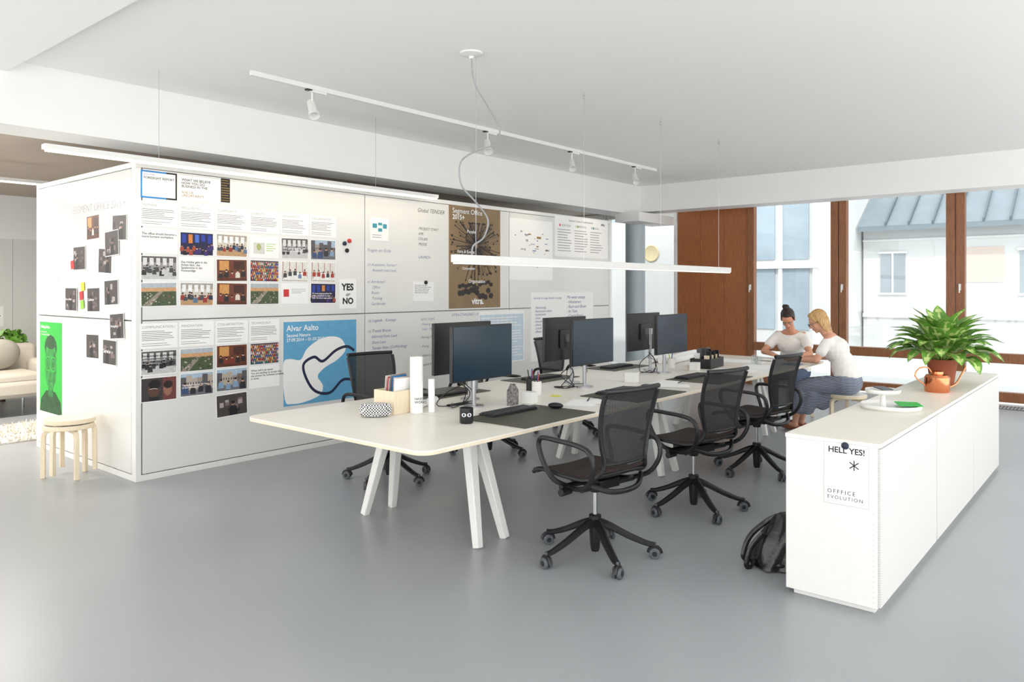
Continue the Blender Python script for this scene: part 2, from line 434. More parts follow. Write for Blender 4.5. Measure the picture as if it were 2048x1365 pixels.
def pic(kind):
    a,b_,c,d=.02,.03,.98,.97; it=[]
    cl=lambda v,lo=.03,hi=.97:max(lo,min(hi,v))
    if kind in('meeting','mono'):
        g=kind=='mono'
        it.append(('rect',a,b_,c,d,FM((150,148,148)) if g else FM((206,198,186))))
        it.append(('rect',a,.72,c,d,FM((96,94,94)) if g else FM((170,160,148))))
        for i in range(5): it.append(('rect',.06+.18*i,.6,.17+.18*i,.9,FM((220,220,220)) if g else FM((238,240,240))))
        it.append(('poly',[(a,b_),(a,.22),(.3,.34),(.8,.36),(c,.28),(c,b_)],FM((196,196,196)) if g else FM((186,150,110))))
        cols=[(30,30,32),(70,70,72),(200,200,200),(50,48,50)] if g else [(46,50,66),(150,52,46),(226,226,222),(70,74,80),(92,120,150)]
        sk=[FM((176,170,168))] if g else SK
        for i in range(10):
            x=.08+.094*i+R_(-.02,.02); it+=folk(x,R_(.36,.55),R_(.08,.13),FM(random.choice(cols)),random.choice(sk),FM((36,30,28)))
    elif kind=='stage':
        it.append(('rect',a,b_,c,d,FM((26,24,66))))
        for i in range(5): it.append(('rect',.06+.19*i,R_(.5,.65),.18+.19*i,.9,FM(random.choice(((70,110,210),(160,50,110),(40,60,160),(210,130,60))))))
        for i in range(11): it+=folk(.06+.088*i,R_(.2,.5),.11,FM(random.choice(((16,16,34),(60,40,110),(160,70,50)))),random.choice(SK),FM((20,16,22)))
    elif kind=='street':
        it.append(('rect',a,b_,c,d,FM((168,190,210))))
        for i in range(6): it.append(('rect',.02+.16*i,.25,.02+.16*(i+1),R_(.6,.95),FM(random.choice(((126,110,98),(160,150,140),(92,88,92),(182,170,156))))))
        for i in range(12): it.append(('rect',.06+.08*i,.5,.09+.08*i,.6,FM((60,70,86))))
        it.append(('rect',a,b_,c,.27,FM((110,110,114))))
        for i in range(4): it+=folk(.15+.23*i,R_(.35,.5),R_(.14,.2),FM(random.choice(((60,80,120),(130,160,190),(40,42,50)))),random.choice(SK),FM((40,30,26)))
    elif kind=='crowd':
        it.append(('rect',a,b_,c,d,FM((46,44,70))))
        for r in range(6):
            for i in range(15):
                x=.05+.064*i+(.03 if r%2 else 0); y=.89-.145*r
                it.append(('oval',cl(x,.05,.95),y-.07,.03,.05,FM(random.choice(((190,80,40),(60,90,170),(210,180,80),(150,40,50),(200,200,200),(40,110,100))))))
                it.append(('oval',cl(x,.05,.95),y,.018,.04,random.choice(SK)))
    elif kind=='city':
        it.append(('rect',a,b_,c,d,FM((176,186,194)))); it.append(('rect',a,.62,c,.78,FM((206,160,116))))
        it.append(('rect',a,b_,c,.62,FM((74,88,60))))
        it.append(('poly',[(a,b_),(.25,b_),(.62,.62),(.5,.62)],FM((150,140,130))))
        for i in range(44):
            x,y=R_(.05,.9),R_(.06,.58); it.append(('rect',x,y,x+R_(.02,.05),y+R_(.03,.07),FM(random.choice(((202,192,180),(130,80,60),(160,150,140),(60,78,54),(50,58,48))))))
    elif kind=='desk':
        it.append(('rect',a,b_,c,d,FM((202,194,184)))); it.append(('rect',a,.5,c,d,FM((226,224,218))))
        for i in range(4): it.append(('rect',.05+.24*i,.5,.07+.24*i,.95,FM((170,60,50))))
        it.append(('poly',[(.05,.1),(.3,.45),(.9,.45),(c,.1)],FM((236,236,232))))
        for i in range(5): it+=folk(.14+.18*i,R_(.4,.55),.12,FM(random.choice(((60,64,70),(170,60,50),(110,130,160)))),random.choice(SK),FM((60,44,34)))
    elif kind=='warm':
        it.append(('rect',a,b_,c,d,FM((110,58,36)))); it.append(('rect',.1,.5,.4,.92,FM((206,150,86)))); it.append(('rect',.55,.55,.9,.9,FM((70,36,26))))
        for i in range(5): it+=folk(.14+.18*i,R_(.36,.5),.14,FM(random.choice(((40,34,34),(220,210,196),(130,50,40)))),random.choice(SK),FM((36,24,20)))
        it.append(('rect',a,b_,c,.16,FM((90,46,28))))
    elif kind=='portrait':
        it.append(('rect',a,b_,c,d,FM((60,52,54)))); it+= [('rect',.6,b_,c,d,FM((110,60,58)))]
        it+=[('oval',.35,.5,.16,.34,FM((92,62,50))),('oval',.38,.7,.17,.2,FM((24,20,20))),('rect',.22,.05,.5,.2,FM((30,32,40))),('stroke',[(.24,.52),(.34,.54),(.45,.52)],.004,FM((220,220,220)))]
        it+=[('oval',.74,.48,.12,.28,FM((150,104,86))),('oval',.75,.66,.13,.16,FM((40,28,24)))]
    elif kind=='dark':
        it.append(('rect',a,b_,c,d,FM((72,66,65))))
        for i in range(9):
            x,y=R_(.05,.7),R_(.08,.7); it.append(('rect',x,y,x+R_(.08,.22),y+R_(.08,.22),FM(random.choice(((124,108,104),(100,88,88),(172,162,158),(44,42,44))))))
        it+=folk(R_(.25,.7),.5,.24,FM((30,30,34)),FM((150,114,98)),FM((20,18,18)))
    return it
G1='sheets and photographs on the front whiteboards'
cx=[2.918+.325*i for i in range(6)]
W_,H_=.312,.208
CREAM=M('text_grey',(105,105,107),.6)
WHT=M('print_white',(250,250,250),.6)
def txtp(c,z,title=None,msg=None,tilt=0):
    it=[]; tx=[]
    if title: tx.append((title,.05,.80,None,GREYINK,dict(shear=.15,size=.030)))
    if msg: tx.append((msg,.05,.74 ,None,INK,dict(size=.0255,bold=.012,ls=.95)))
    else: it=[('lines',.05,.3,.9,.72,6,CREAM),('lines',.05,.08,.8,.24,2,GREYINK)]
    return paper('f',c,z,W_,H_,it,tx,tilt,label='white sheet with printed text magnet-pinned on the whiteboard',group=G1)
def phop(c,z,k,strip=None,tilt=0,face='f',w=W_-.012,h=H_-.008,group=G1,lift=0):
    tx=[]
    if strip: tx=[(strip,.06,.46,.8 if face=='f' else .5,WHT,dict(bold=.01))]
    return paper(face,c,z,w,h,pic(k),tx,tilt,name='photo_print',label='dark muted photograph print pinned on the whiteboard' if k in('dark','portrait') else 'colour photograph print of people or places, pinned on the whiteboard',cat='photograph',group=group,lift=lift)
BLUEB=M('border_blue',(30,130,200),.5)
paper('f',2.918,2.415,.30,.225,[('rect',0,0,1,1,INK),('rect',0,0,.7,1,BLUEB),('rect',.045,.06,.955,.94,PAPER)],[('FORESIGHT REPORT',.08,.70,.84,INK,dict(bold=.02)),('2015 VITRA',.08,.83,.3,BLUEINK)],label='framed title sheet with blue and black border',group=G1)
GOLD=M('gold_ink',(150,120,64),.5)
paper('f',3.27,2.415,.37,.21,[],[('WHAT WE BELIEVE\nHOW YOU DO\nBUSINESS IN THE',.06,.78,.70,INK,dict(ls=.9,bold=.016)),('AGE OF\nUNCERTAINTY',.06,.28,.55,GOLD,dict(ls=.9,bold=.014))],label='white heading sheet with capital letters',group=G1)
paper('f',3.505,2.43,.085,.21,[('lines',0.05,.03,.95,.97,9,GOLD)],base=INK,label='narrow black strip with golden bars',group=G1)
titles=['HUMANE','WELL-BEING','COMMUNITY','DIVERSITY','GEN.ENERGY /','COLLABORATIVE']
for i in range(6): txtp(cx[i],2.175,titles[i])
txtp(cx[0],1.955,msg='The office should become a\nmore humane workplace.')
for i,k in ((1,'stage'),(2,'meeting'),(4,'mono'),(5,'street')): phop(cx[i],1.945,k,strip='They just go to work and\nmake it all by together!' if i==4 else None,tilt=R_(-1,1))
paper('f',cx[3],1.945,.30,.2,[('rect',.12,.18,.5,.7,FM((214,214,206))),('lines',.55,.3,.9,.7,4,GREENP),('oval',.3,.5,.08,.16,FM((170,180,120)))],label='white sheet with a small picture and green text',group=G1)
phop(cx[0],1.735,'mono')
txtp(cx[1],1.73,msg='Das Hobby geht in die\nArbeit über, das\nSpielerische in das\nNotwendige')
for i,k in ((2,'warm'),(3,'crowd'),(4,'desk'),(5,'desk')): phop(cx[i],1.725,k,tilt=R_(-1,1))
for i,k in ((0,'city'),(1,'meeting'),(2,'warm'),(3,'city'),(5,'stage')): phop(cx[i],1.515,k,tilt=R_(-1,1),strip="It's now commonplace for\nlarge companies to see\ntheir structure and culture" if i==5 else None)
paper('f',cx[4],1.515,.3,.2,[('rect',.08,.35,.28,.7,REDP),('lines',.36,.5,.9,.75,3,GREYINK)],label='white sheet with a red square and small print',group=G1)
t2=['COMMUNICATION /','INNOVATION','COLLABORATION','TECHNOLOGY']
for i in range(4): txtp(cx[i],1.175,t2[i])
o=phop(cx[0],.955,'mono',strip=None)
text('Environment of abstraction\nand scalessness triggers\nthose working from typical\nexpectations of work.',INK,o,-.14,.05,size=.0255,z=.006,bold=.012,ls=.95)
phop(cx[1],.955,'city'); phop(cx[2],.965,'warm'); phop(cx[3],.965,'crowd')
phop(cx[0],.735,'portrait'); phop(cx[1],.745,'street',strip='The individual is at the heart\nof the workspace.'); phop(cx[2],.755,'street'); txtp(cx[3],.755,msg='When will it be done?\nYou are tending to accept that\nthe answer for software projects\nis never.')
phop(cx[2],.53,'dark',tilt=2)
AB=M('poster_blue',(98,168,208),.5); DN=M('poster_navy',(24,34,66),.5)
blob=smooth_pts([(.02,.08,0),(0.0,.5,0),(.08,.56,0),(.22,.54,0),(.3,.66,0),(.45,.76,0),(.62,.8,0),(.78,.76,0),(.84,.62,0),(.72,.5,0),(.55,.42,0),(.45,.32,0),(.52,.2,0),(.48,.09,0),(.3,.03,0),(.12,.02,0)],5,True)
paper('f',4.52,.845,.86,.80,[('rect',0,0,1,1,AB),('poly',[(max(0,min(1,p.x)),max(0,min(1,p.y))) for p in blob],PAPER),
 ('stroke',[(.98,.22),(.8,.24),(.62,.1),(.42,.14),(.3,.3),(.26,.48),(.4,.56),(.52,.5),(.7,.62),(.86,.66),(.97,.6)],.028,DN)],
 [('Alvar Aalto',.04,.89,.42,WHT,dict(bold=.012)),('Second Nature\n27.09.2014 – 01.03.2015',.04,.82,.5,WHT,dict(bold=.01))],name='poster',label='light blue exhibition poster with white blob and dark line',cat='poster')
paper('f',4.845,1.51,.215,.3,[],[('YES',.14,.62,.72,INK,dict(bold=.04)),('or',.36,.42,.26,INK,dict(shear=.4,bold=.02)),('NO',.18,.16,.62,INK,dict(bold=.04))],label='white sheet reading yes or no in heavy letters',group=G1)
TEAL=M('teal_print',(60,150,170),.6)
paper('f',5.26,2.19,.25,.24,[('rect',.12,.55,.36,.75,TEAL),('rect',.42,.4,.64,.55,TEAL),('rect',.68,.55,.9,.75,TEAL),('rect',.42,.68,.64,.8,TEAL),('lines',.1,.1,.6,.3,2,GREYINK)],label='small white sheet with teal diagram boxes',group=G1)
paper('f',5.9,1.53,.31,.22,[],[('As you don\'t all work\nhere. With the whole world\nwatching, Just Apple, and\nhelp us move the world\nbetter than we found it.',.06,.78,.8,INK,dict(ls=.95))],tilt=-1,label='white sheet with a printed message',group=G1)
BR=M('poster_bronze',(140,116,84),.45,var=.1,scale=4); BRD=M('poster_black',(40,34,32),.5)
spl=[]
for i in range(120):
    a=2*pi*i/120+R_(-.03,.03); r0=.03; r1=R_(.16,.5)
    cxp,cyp=.52,.62
    x1,y1=cxp+r1*math.cos(a),cyp+r1*.8*math.sin(a); x1=max(.03,min(.97,x1)); y1=max(.03,min(.84,y1))
    spl.append(('stroke',[(cxp+r0*math.cos(a),cyp+r0*math.sin(a)),((cxp+x1)/2+R_(-.02,.02),(cyp+y1)/2),(x1,y1)],random.choice((.003,.004,.008,.012)),BRD))
    s_=R_(.008,.018); spl.append(('oval',x1,y1,s_,s_*.75,BRD))
for i in range(12):
    x=.2+.055*i; spl.append(('oval',x,.13+R_(-.03,.05),.04,.028,BRD)); spl.append(('oval',x,.22+R_(-.03,.04),.035,.02,BRD))
paper('f',6.76,1.935,.92,1.22,[('rect',0,0,1,1,BR)]+spl,[('Segment Office',.06,.925,.56,WHT,dict(bold=.004)),('2015+',.06,.865,.22,WHT,dict(bold=.02)),('People',.33,.74,.16,WHT,dict(bold=.01)),('Fairs & Events',.15,.54,.32,WHT,dict(bold=.01)),('Organisation',.36,.25,.32,WHT,dict(bold=.01)),('Competition',.24,.38,.24,WHT,dict(bold=.01)),('vitra.',.42,.04,.24,WHT,dict(bold=.03))],
 name='poster',label='large bronze poster with black ink-splash diagram and white words',cat='poster')
HW=M('pen_grey',(104,122,166),.6); HWF=M('pen_faint',(172,173,175),.6)
wall_writing('f',5.80,2.42,'Global TENDER',INK,width=.42)
wall_writing('f',5.82,2.22,'PROJEKT START\nAPR\nSTEUER\nPRESSE',INK,size=.043); wall_writing('f',5.82,1.9,'LAUNCH',BLUEINK,size=.045)
wall_writing('f',5.1,1.95,'Fragen am Ende',HW,size=.05)
wall_writing('f',5.1,1.8,'o) Ausschnitt, Vorher?\n    Auswahl vom Lead.',HW,size=.043)
wall_writing('f',5.1,1.62,'o) Attributes?\n    Office\n    Room\n    Training\n    Garderobe',HW,size=.043)
wall_writing('f',5.1,1.21,'o) Logistik - Konzept',BLUEINK,size=.045)
wall_writing('f',5.1,1.1,'o) Trends Braces\n    Informal from Lead\n    Short Lists\n    Tender Boys (CoWorking)',BLUEINK,size=.045)
wall_writing('f',5.85,1.2,'NEXT STEPS\n- Meeting with\n  Sales / People',HW,size=.04)
wall_writing('f',5.85,1.0,'- Pitching STEPS\n\n- Pricing\n\n- Generic Concept\n\n- Logistik Konzept',INK,size=.038)
wall_writing('f',6.35,1.235,'VITRA STANDARD - ON',HW,width=.5)
pr=[('lines',.05+.3*(i%3),.12,.3+.3*(i%3),.7,9,GREYINK) for i in range(3)]
paper('f',9.04,2.29,1.34,.57,pr+[('rect',.08,.74,.1,.8,REDP),('rect',.4,.74,.42,.8,GREENP),('rect',.7,.74,.72,.8,TEAL)],[('Selection Criteria for Global Standards',.25,.88,.45,INK),('vitra.',.86,.86,.08,INK,dict(bold=.03)),('FUNCTION          COMPETENCE          FINANCIAL',.12,.745,.7,CREAM)],label='wide printed table sheet on the whiteboard',group=G1)
ln=[]
for i in range(30):
    x,y=R_(.1,.85),R_(.2,.8); ln.append(('rect',x,y,x+R_(.02,.1),y+R_(.01,.04),random.choice((HWF,HWF,HW,GOLD))))
paper('f',7.86,2.07,.92,.8,ln,[],label='thin pale plan drawing sheet',group=G1)
bl=M('print_pale_blue',(200,218,232),.6)
paper('f',7.26,.95,.88,.66,[('rect',.02,.02,.98,.93,bl)]+[('lines',.04,.05,.96,.9,16,PAPER)]+[('rect',.1+.1*i,.02,.105+.1*i,.93,WHT) for i in range(9)],[],label='large pale blue printed chart sheet',group=G1)
paper('f',8.58,1.05,1.48,.92,[],[('Kriterien für ruhige Stunden in Lounge',.04,.9,.42,BLUEINK,dict(shear=.3)),('- Platz benötigt\n- Repräsentativ analyse\n- Kundenmobil\n- Carpe-\n- Konsole\n- Infrastr.\n- Zukunft\n- Effizienz',.05,.76,.26,BLUEINK,dict(shear=.3,ls=1.1)),('Mit weiter anzeige\n- Infotainment\n- Raum auch Boxen\n- Im Team\n- Central Board\n- Kaffee',.55,.9,.32,BLUEINK,dict(shear=.3,ls=1.1))],label='large white sheet with blue handwriting',group=G1)
wall_writing('s',7.52,2.24,'SEGMENT OFFICE 2015 +',HWF,width=1.1,shear=.1,bold=-.016)
G2='photographs on the side whiteboard'
sd=[(7.06,2.10,'warm'),(6.52,2.07,'dark'),(6.66,1.945,'dark'),(6.81,1.80,'dark'),(7.35,1.836,'dark'),(7.53,1.465,'dark'),(7.05,1.465,'dark'),(6.68,1.53,'dark'),(6.56,1.25,'dark'),(7.07,1.057,'dark'),(6.71,1.024,'dark')]
words=[None,None,None,None,None,'Rest of Mess','Customer',None,'Workplace',None,'Service']
for i,(u,z,k) in enumerate(sd): phop(u,z,k,strip=words[i],tilt=R_(-4,4),face='s',w=.27,h=.215,group=G2,lift=.0035*(i%3))
for u,z,m_ in ((7.5,1.78,REDP),(7.27,1.58,YELLOW),(7.28,1.42,GREENP),(7.3,1.5,REDP)): paper('s',u,z,.075,.075,base=m_,name='sticky_note',label='small coloured sticky note on the whiteboard',cat='note',lift=.006,tilt=8)
paper('s',8.12,1.55,.3,.42,[('stroke',[(.2,.2),(.5,.8),(.7,.3),(.3,.6)],.004,HWF)],label='thin white sheet with a faint pencil sketch')
paper('s',7.86,1.62,.1,.16,[('lines',.1,.1,.9,.9,6,GREYINK)],label='small printed label sheet')
PG=M('poster_green',(40,184,64),.5,var=.05); PGD=M('poster_green_dark',(18,76,36),.5,var=.4,scale=14); PGM=M('poster_green_mid',(36,146,58),.5,var=.35,scale=14); PGS=M('poster_green_shade',(26,118,50),.5,var=.35,scale=14)
face_=smooth_pts([(.30,.34,0),(.24,.5,0),(.27,.68,0),(.4,.78,0),(.6,.78,0),(.73,.68,0),(.76,.5,0),(.70,.34,0),(.5,.24,0)],4,True)
ring=lambda x,y,r:[(x+r*math.cos(t*pi/4),y+r*.64*math.sin(t*pi/4)) for t in range(9)]
paper('s',8.04,.805,.56,.87,[('rect',0,0,1,1,PG),('poly',[(.0,0),(.06,.14),(.3,.24),(.7,.24),(.94,.14),(1,0)],PGD),('poly',[(.4,.18),(.38,.34),(.62,.34),(.6,.18)],PGS),('oval',.5,.72,.28,.14,PGD),('poly',[(p.x,p.y) for p in face_],PGM),('poly',[(.6,.26),(.70,.36),(.75,.5),(.72,.66),(.64,.7),(.62,.5)],PGS),
 ('oval',.5,.76,.22,.06,PGD),('oval',.38,.54,.11,.07,PGS),('oval',.62,.54,.11,.07,PGS),('stroke',ring(.38,.54,.12),.010,PG),('stroke',ring(.62,.54,.12),.010,PG),('stroke',ring(.38,.54,.07),.005,PG),('stroke',ring(.62,.54,.07),.005,PG),('oval',.5,.43,.05,.03,PGS),('oval',.5,.35,.07,.013,PGS)],
 [('Making Africa',.05,.93,.4,WHT,dict(bold=.015)),('A Continent of\nContemporary Design',.05,.88,.4,WHT)],name='poster',label='bright green poster with a tinted portrait wearing round glasses',cat='poster')
for u,z,m_ in ((4.80,2.02,NAVY),(4.86,2.05,REDP),(5.93,1.63,INK),(4.83,1.95,INK)):
    o=MB().lathe([(0,0),(.022,0),(.022,.012),(.014,.022),(0,.025)]).make('magnet',m_,loc=(u,CY0-.0002-(.0025 if u>5 else 0),z),rot=(pi/2,0,0)); tag(o,'small round magnet on the whiteboard','magnet',group='round magnets')

# ------------------------------------------------------------------ lounge
for u in (.2,1.7,3.2,4.6):
    paper('b',u,1.35,1.4,1.9,[('rect',.995,0,1,1,GREYINK)],base=BOARD,name='whiteboard',label='white board panel mounted on the lounge wall',cat='whiteboard',group='lounge whiteboards')
for u,z,w,h in ((2.9,1.8,.5,.3),(3.3,1.55,.4,.28),(2.6,1.5,.35,.25),(3.5,1.9,.3,.2),(3.0,1.05,.5,.25),(3.6,1.15,.35,.3)):
    paper('b',u,z,w,h,[('lines',.08,.15,.9,.9,5,INK)],name='pinned_paper',label='printed sheet on the lounge whiteboard',lift=.0025,group='lounge sheets')
sf=thing('sofa','light grey-beige fabric sofa with cushions','sofa',(2.5,10.9,0))
MB().cbox((0,0,.33),(2.3,.9,.2)).make('seat_base',SOFA,sf,bevel=.05)
MB().cbox((0,.36,.6),(2.3,.2,.5)).make('backrest',SOFA,sf,bevel=.08)
for s_ in (-1,1): MB().cbox((s_*1.08,0,.48),(.16,.9,.36)).make('armrest',SOFA,sf,bevel=.06)
for s_ in (-.5,.5): MB().cbox((s_,-.05,.46),(.96,.72,.14)).make('seat_cushion',SOFA,sf,bevel=.05)
for sx in (-1,1):
    for sy in (-.38,.38): MB().cyl((sx,sy,0),(sx,sy,.24),.018).make('leg',CHROME,sf)
for k,(x,c) in enumerate(((2.6,(206,202,190)),(3.15,(170,168,158)))):
    o=MB().ell((0,0,0),(.24,.09,.2),seg=20,rings=12).make('cushion',M('cushion_%d'%k,c,.95,var=.08,scale=90),loc=(x,11.0,.735),rot=(.25,0,.1)); tag(o,'soft rounded scatter cushion on the sofa','cushion')
b=MB()
for i in range(2600):
    x,y=R_(1.3,3.5),R_(8.75,9.9); q=R_(0,6.3); h=R_(.03,.06)
    dx,dy=.012*math.cos(q),.012*math.sin(q)
    b.add([(x-dx,y-dy,.012),(x+dx,y+dy,.012),(x+dy*1.5,y-dx*1.5,h)],[(0,1,2)])
b.prism(rrect(1.3,8.75,3.5,9.9,.08),.001,.018)
o=b.make('rug',RUG,smooth=False); tag(o,'shaggy off-white wool rug on the lounge floor','rug',kind='stuff')
bush((3.5,12.1,0),1.0,'leafy green houseplant behind the sofa')

# ------------------------------------------------------------------ linear lights
def arealamp(parent,loc,sx,sy,en,col,rot=(0,0,0)):
    l=bpy.data.lights.new('lamp_light','AREA'); l.shape='RECTANGLE'; l.size=sx; l.size_y=sy; l.energy=en; l.color=col
    o=bpy.data.objects.new('lamp_light',l); COL.objects.link(o); o.parent=parent; o.location=loc; o.rotation_euler=rot; return o
def linear(name,x0,x1,y,z,lab,wires,ztop,w=.05,h=.06,mat_under=GLOW):
    e=thing(name,lab,'ceiling light',(x0,y,z))
    MB().box((0,-w/2,.012),(x1-x0,w/2,h)).make('housing',METALW,e,bevel=.003)
    MB().box((.02,-w/2+.004,0),(x1-x0-.02,w/2-.004,.012)).make('diffuser',mat_under,e,smooth=False)
    for x in wires:
        MB().cyl((x-x0,0,h),(x-x0,0,ztop-z+.002),.0016,seg=6).make('suspension_wire',SILVER,e)
    return e
e=linear('linear_light',1.98,5.86,5.98,2.542,'long slim white lit linear light above the whiteboards',(2.8,5.0),3.3,w=.07,h=.05)
arealamp(e,(1.94,0,-.004),3.8,.06,4,(1,.84,.62))
e=linear('linear_light',.2,3.2,9.5,2.72,'slim lit linear light in the lounge',(1.,3.0),2.95,w=.07,h=.05)
arealamp(e,(1.5,0,-.004),2.9,.06,190,(1,.93,.84))
OFFD=M('opal_diffuser',(244,244,240),.5,emit=.3)
PZ=1.742
pend=linear('pendant_light',3.90,8.57,3.8,PZ,'long slim white pendant light over the work table',(4.13,5.54,6.92,8.3),3.3,w=.07,h=.068,mat_under=OFFD)
MB().lathe([(0,0),(.085,0),(.085,-.012),(.06,-.02),(.02,-.028),(.012,-.045),(0,-.045)][::-1]).make('canopy',METALW,pend,loc=(.18,0,3.3-PZ))
for x in (5.54,6.92,8.3):
    MB().tube([(x-3.9+.018*math.cos(t*pi/6),0,3.3-PZ-.045+.018*math.sin(t*pi/6)) for t in range(12)],.003,closed=True).make('ceiling_hook',SILVER,pend)
cw=[(x,-.008,z) for x,z in ((.175,1.515),(.204,1.346),(.359,1.190),(.486,1.059),(.445,.931),(.221,.839),(.060,.737),(.065,.574),(.221,.461),(.354,.341),(.308,.206),(.193,.138),(.177,.060))]
MB().tube(smooth_pts(cw,6),.0065,seg=8).make('power_cable',M('cable_grey',(160,162,166),.5,var=.25,scale=200),pend)
tr=thing('track_light','white ceiling track with four adjustable spotlights','track light',(3.28,5.45,3.26))
MB().box((0,-.018,0),(6.5,.018,.04)).make('rail',METALW,tr,bevel=.002)
for x,ry in ((3.86,.15),(6.11,.4),(7.68,.45),(9.2,.45)):
    X=Matrix.Translation((x-3.28,0,-.15))@Matrix.Rotation(-.55,4,'X')@Matrix.Rotation(ry,4,'Y')
    b=MB(); b.cyl((x-3.28,0,0),(x-3.28,0,-.09),.008); b.box((x-3.3,-.016,-.02),(x-3.14,.016,-.001)); b.box((x-3.34,-.02,-.012),(x-3.29,.02,-.001),1)
    b.lathe([(.0,.07),(.03,.07),(.034,.05),(.036,-.04),(.05,-.1),(.046,-.1),(.032,-.05),(0,-.045)],X=X)
    b.make('spotlight',[METALW,BLACK],tr)
    l=bpy.data.lights.new('spot_lamp','SPOT'); l.energy=10 if x>5 else 5; l.spot_size=1.3; l.spot_blend=.9; l.color=(1,.82,.58); l.shadow_soft_size=.04
    lo=bpy.data.objects.new('spot_lamp',l); COL.objects.link(lo); lo.parent=tr; lo.location=(x-3.28,.06,-.27); lo.rotation_euler=(.65,0,0)

# ------------------------------------------------------------------ work table
tb=thing('work_table','long cream-white shared work table on splayed white legs','table',(5.75,3.61,0))
TX0,TX1,TY0,TY1=2.63-5.75,8.87-5.75,-.835,.835
MB().prism(rrect(TX0,TY0,TX1,TY1,.09,7),.735,.742,0).prism(rrect(TX0,TY0,TX1,TY1,.09,7),.718,.735,1).make('tabletop',[TABLE,PLY],tb,smooth=False)
b=MB()
for x in (3.42,5.75,8.07): b.box((x-5.75-.0015,TY0,.7421),(x-5.75+.0015,TY1,.7426))
b.make('tabletop_joint',M('joint_line',(206,196,176),.5),tb,smooth=False)
MB().cbox((0,0,.68),(5.3,.28,.05)).make('cable_channel',METALW,tb,bevel=.005)
for x in (3.49,5.75,8.0):
    MB().cbox((x-5.75,0,.695),(.1,1.1,.035)).make('crossbar',METALW,tb,bevel=.004)
    for s_ in (-1,1):
        for f_ in (-1,1):
            top=Vector((x-5.75+f_*.03,s_*.36,.71)); bot=Vector((x-5.75+f_*.125,s_*.53,.0))
            MB().tube([bot,top],[.034,.05],4,up=(1,0,0)).make('leg',METALW,tb,bevel=.006)

# ------------------------------------------------------------------ office chairs
ch=thing('office_chair','black swivel office chair with net backrest and loop armrests','chair',(3.70,2.46,0),math.radians(-10),group='black office chairs')
b=MB(); b.lathe([(0,.035),(.022,.035),(.028,.06),(.034,.15),(.036,.245),(.02,.25),(0,.25)])
for i in range(5):
    a=pi/2+math.radians(10)+2*pi*i/5; c,s_=math.cos(a),math.sin(a)
    P=[(r*c,r*s_,z) for r,z in ((.01,.21),(.08,.185),(.2,.125),(.3,.085),(.345,.078))]
    b.tube(smooth_pts(P,3),[.032-.0012*k for k in range(13)],8,flat=.75)
b.make('star_base',BLACK,ch)
for i in range(5):
    a=pi/2+math.radians(10)+2*pi*i/5
    R=Matrix.Translation((.345*math.cos(a),.345*math.sin(a),.0))@Matrix.Rotation(a+.9+i*.7,4,'Z')
    b=MB(); b.cyl((0,0,.05),(0,0,.09),.009,X=R)
    for s_ in (-1,1):
        Q=R@Matrix.Translation((0,s_*.017,.031))@Matrix.Rotation(pi/2,4,'X')
        b.lathe([(0,-.011),(.026,-.011),(.031,-.007),(.031,.007),(.026,.011),(0,.011)],X=Q,seg=20,mi=0)
        b.lathe([(0,-.0125),(.015,-.0125),(.015,.0125),(0,.0125)],X=Q,seg=16,mi=1)
    b.tube([Vector((.034*math.cos(t*pi/6),0,.031+.034*math.sin(t*pi/6))) for t in range(0,7)],.014,8,mi=1,X=R)
    b.make('caster',[GREYP,BLACK],ch)
MB().cyl((0,0,.24),(0,0,.42),.014).make('gas_column',CHROME,ch)
SZ=.022
b=MB(); b.cyl((0,0,.38),(0,0,.44),.03,.045); b.cbox((0,0,.45),(.16,.24,.05)); b.cyl((-.25,.03,.44),(.25,.03,.44),.016); b.cyl((-.22,-.1,.445),(.22,-.1,.445),.016)
b.tube([(.08,.05,.44),(.2,.1,.43),(.27,.12,.42)],.007); b.cyl((-.2,.0,.42),(-.28,.0,.42),.018,.022)
b.make('mechanism',BLACK,ch,bevel=.003)
def seatf(u,v):
    x=(u-.5)*2; y=.29-.51*v; z=.492+SZ+.012*abs(x)**2-.018*math.sin(v*pi)
    if v<.25: z-=.035*((.25-v)/.25)**2
    if v>.85: z+=.05*((v-.85)/.15)**2
    return (x*.222*(1-.12*max(0,v-.6)/.4),y,z)
MB().grid(seatf,12,16).make('seat',BLACKF,ch,solid=.016)
def backc(v):
    z=.60+.41*v; y=-.24+.03*math.sin(v*pi*.9)-.07*v; return y,z
def bw(v): return .168+.05*math.sin(min(1,v*1.02)*pi*.55)
def backf(u,v):
    x=(u-.5)*2; y,z=backc(v); return (x*bw(v),y-.03*(1-x*x)+.01,z)
MB().grid(backf,12,16).make('backrest',NET,ch)
b=MB()
for s_ in (-1,1):
    P=[(s_*.215,.295,.455+SZ),(s_*.226,.22,.487+SZ),(s_*.226,.05,.482+SZ),(s_*.218,-.12,.482+SZ),(s_*.195,-.205,.515+SZ)]
    P+=[(s_*bw(v),backc(v)[0]+.01,backc(v)[1]) for v in (0,.25,.5,.75,.95)]
    b.tube(smooth_pts(P,4),.0135,8)
P=[backf(u,1.0) for u in (0,.15,.35,.5,.65,.85,1)]; b.tube(smooth_pts([(p[0],p[1],p[2]+.002) for p in P],3),.0145,8)
P=[backf(u,0.0) for u in (0,.25,.5,.75,1)]; b.tube(smooth_pts(P,3),.009,8)
b.cyl((-.212,.295,.455+SZ),(.212,.295,.455+SZ),.010); b.cyl((-.195,-.205,.512+SZ),(.195,-.205,.512+SZ),.012)
b.tube(smooth_pts([(-.22,-.16,.485),(-.12,-.22,.445),(0,-.235,.435),(.12,-.22,.445),(.22,-.16,.485)],4),.015,8)
b.make('frame',BLACK,ch)
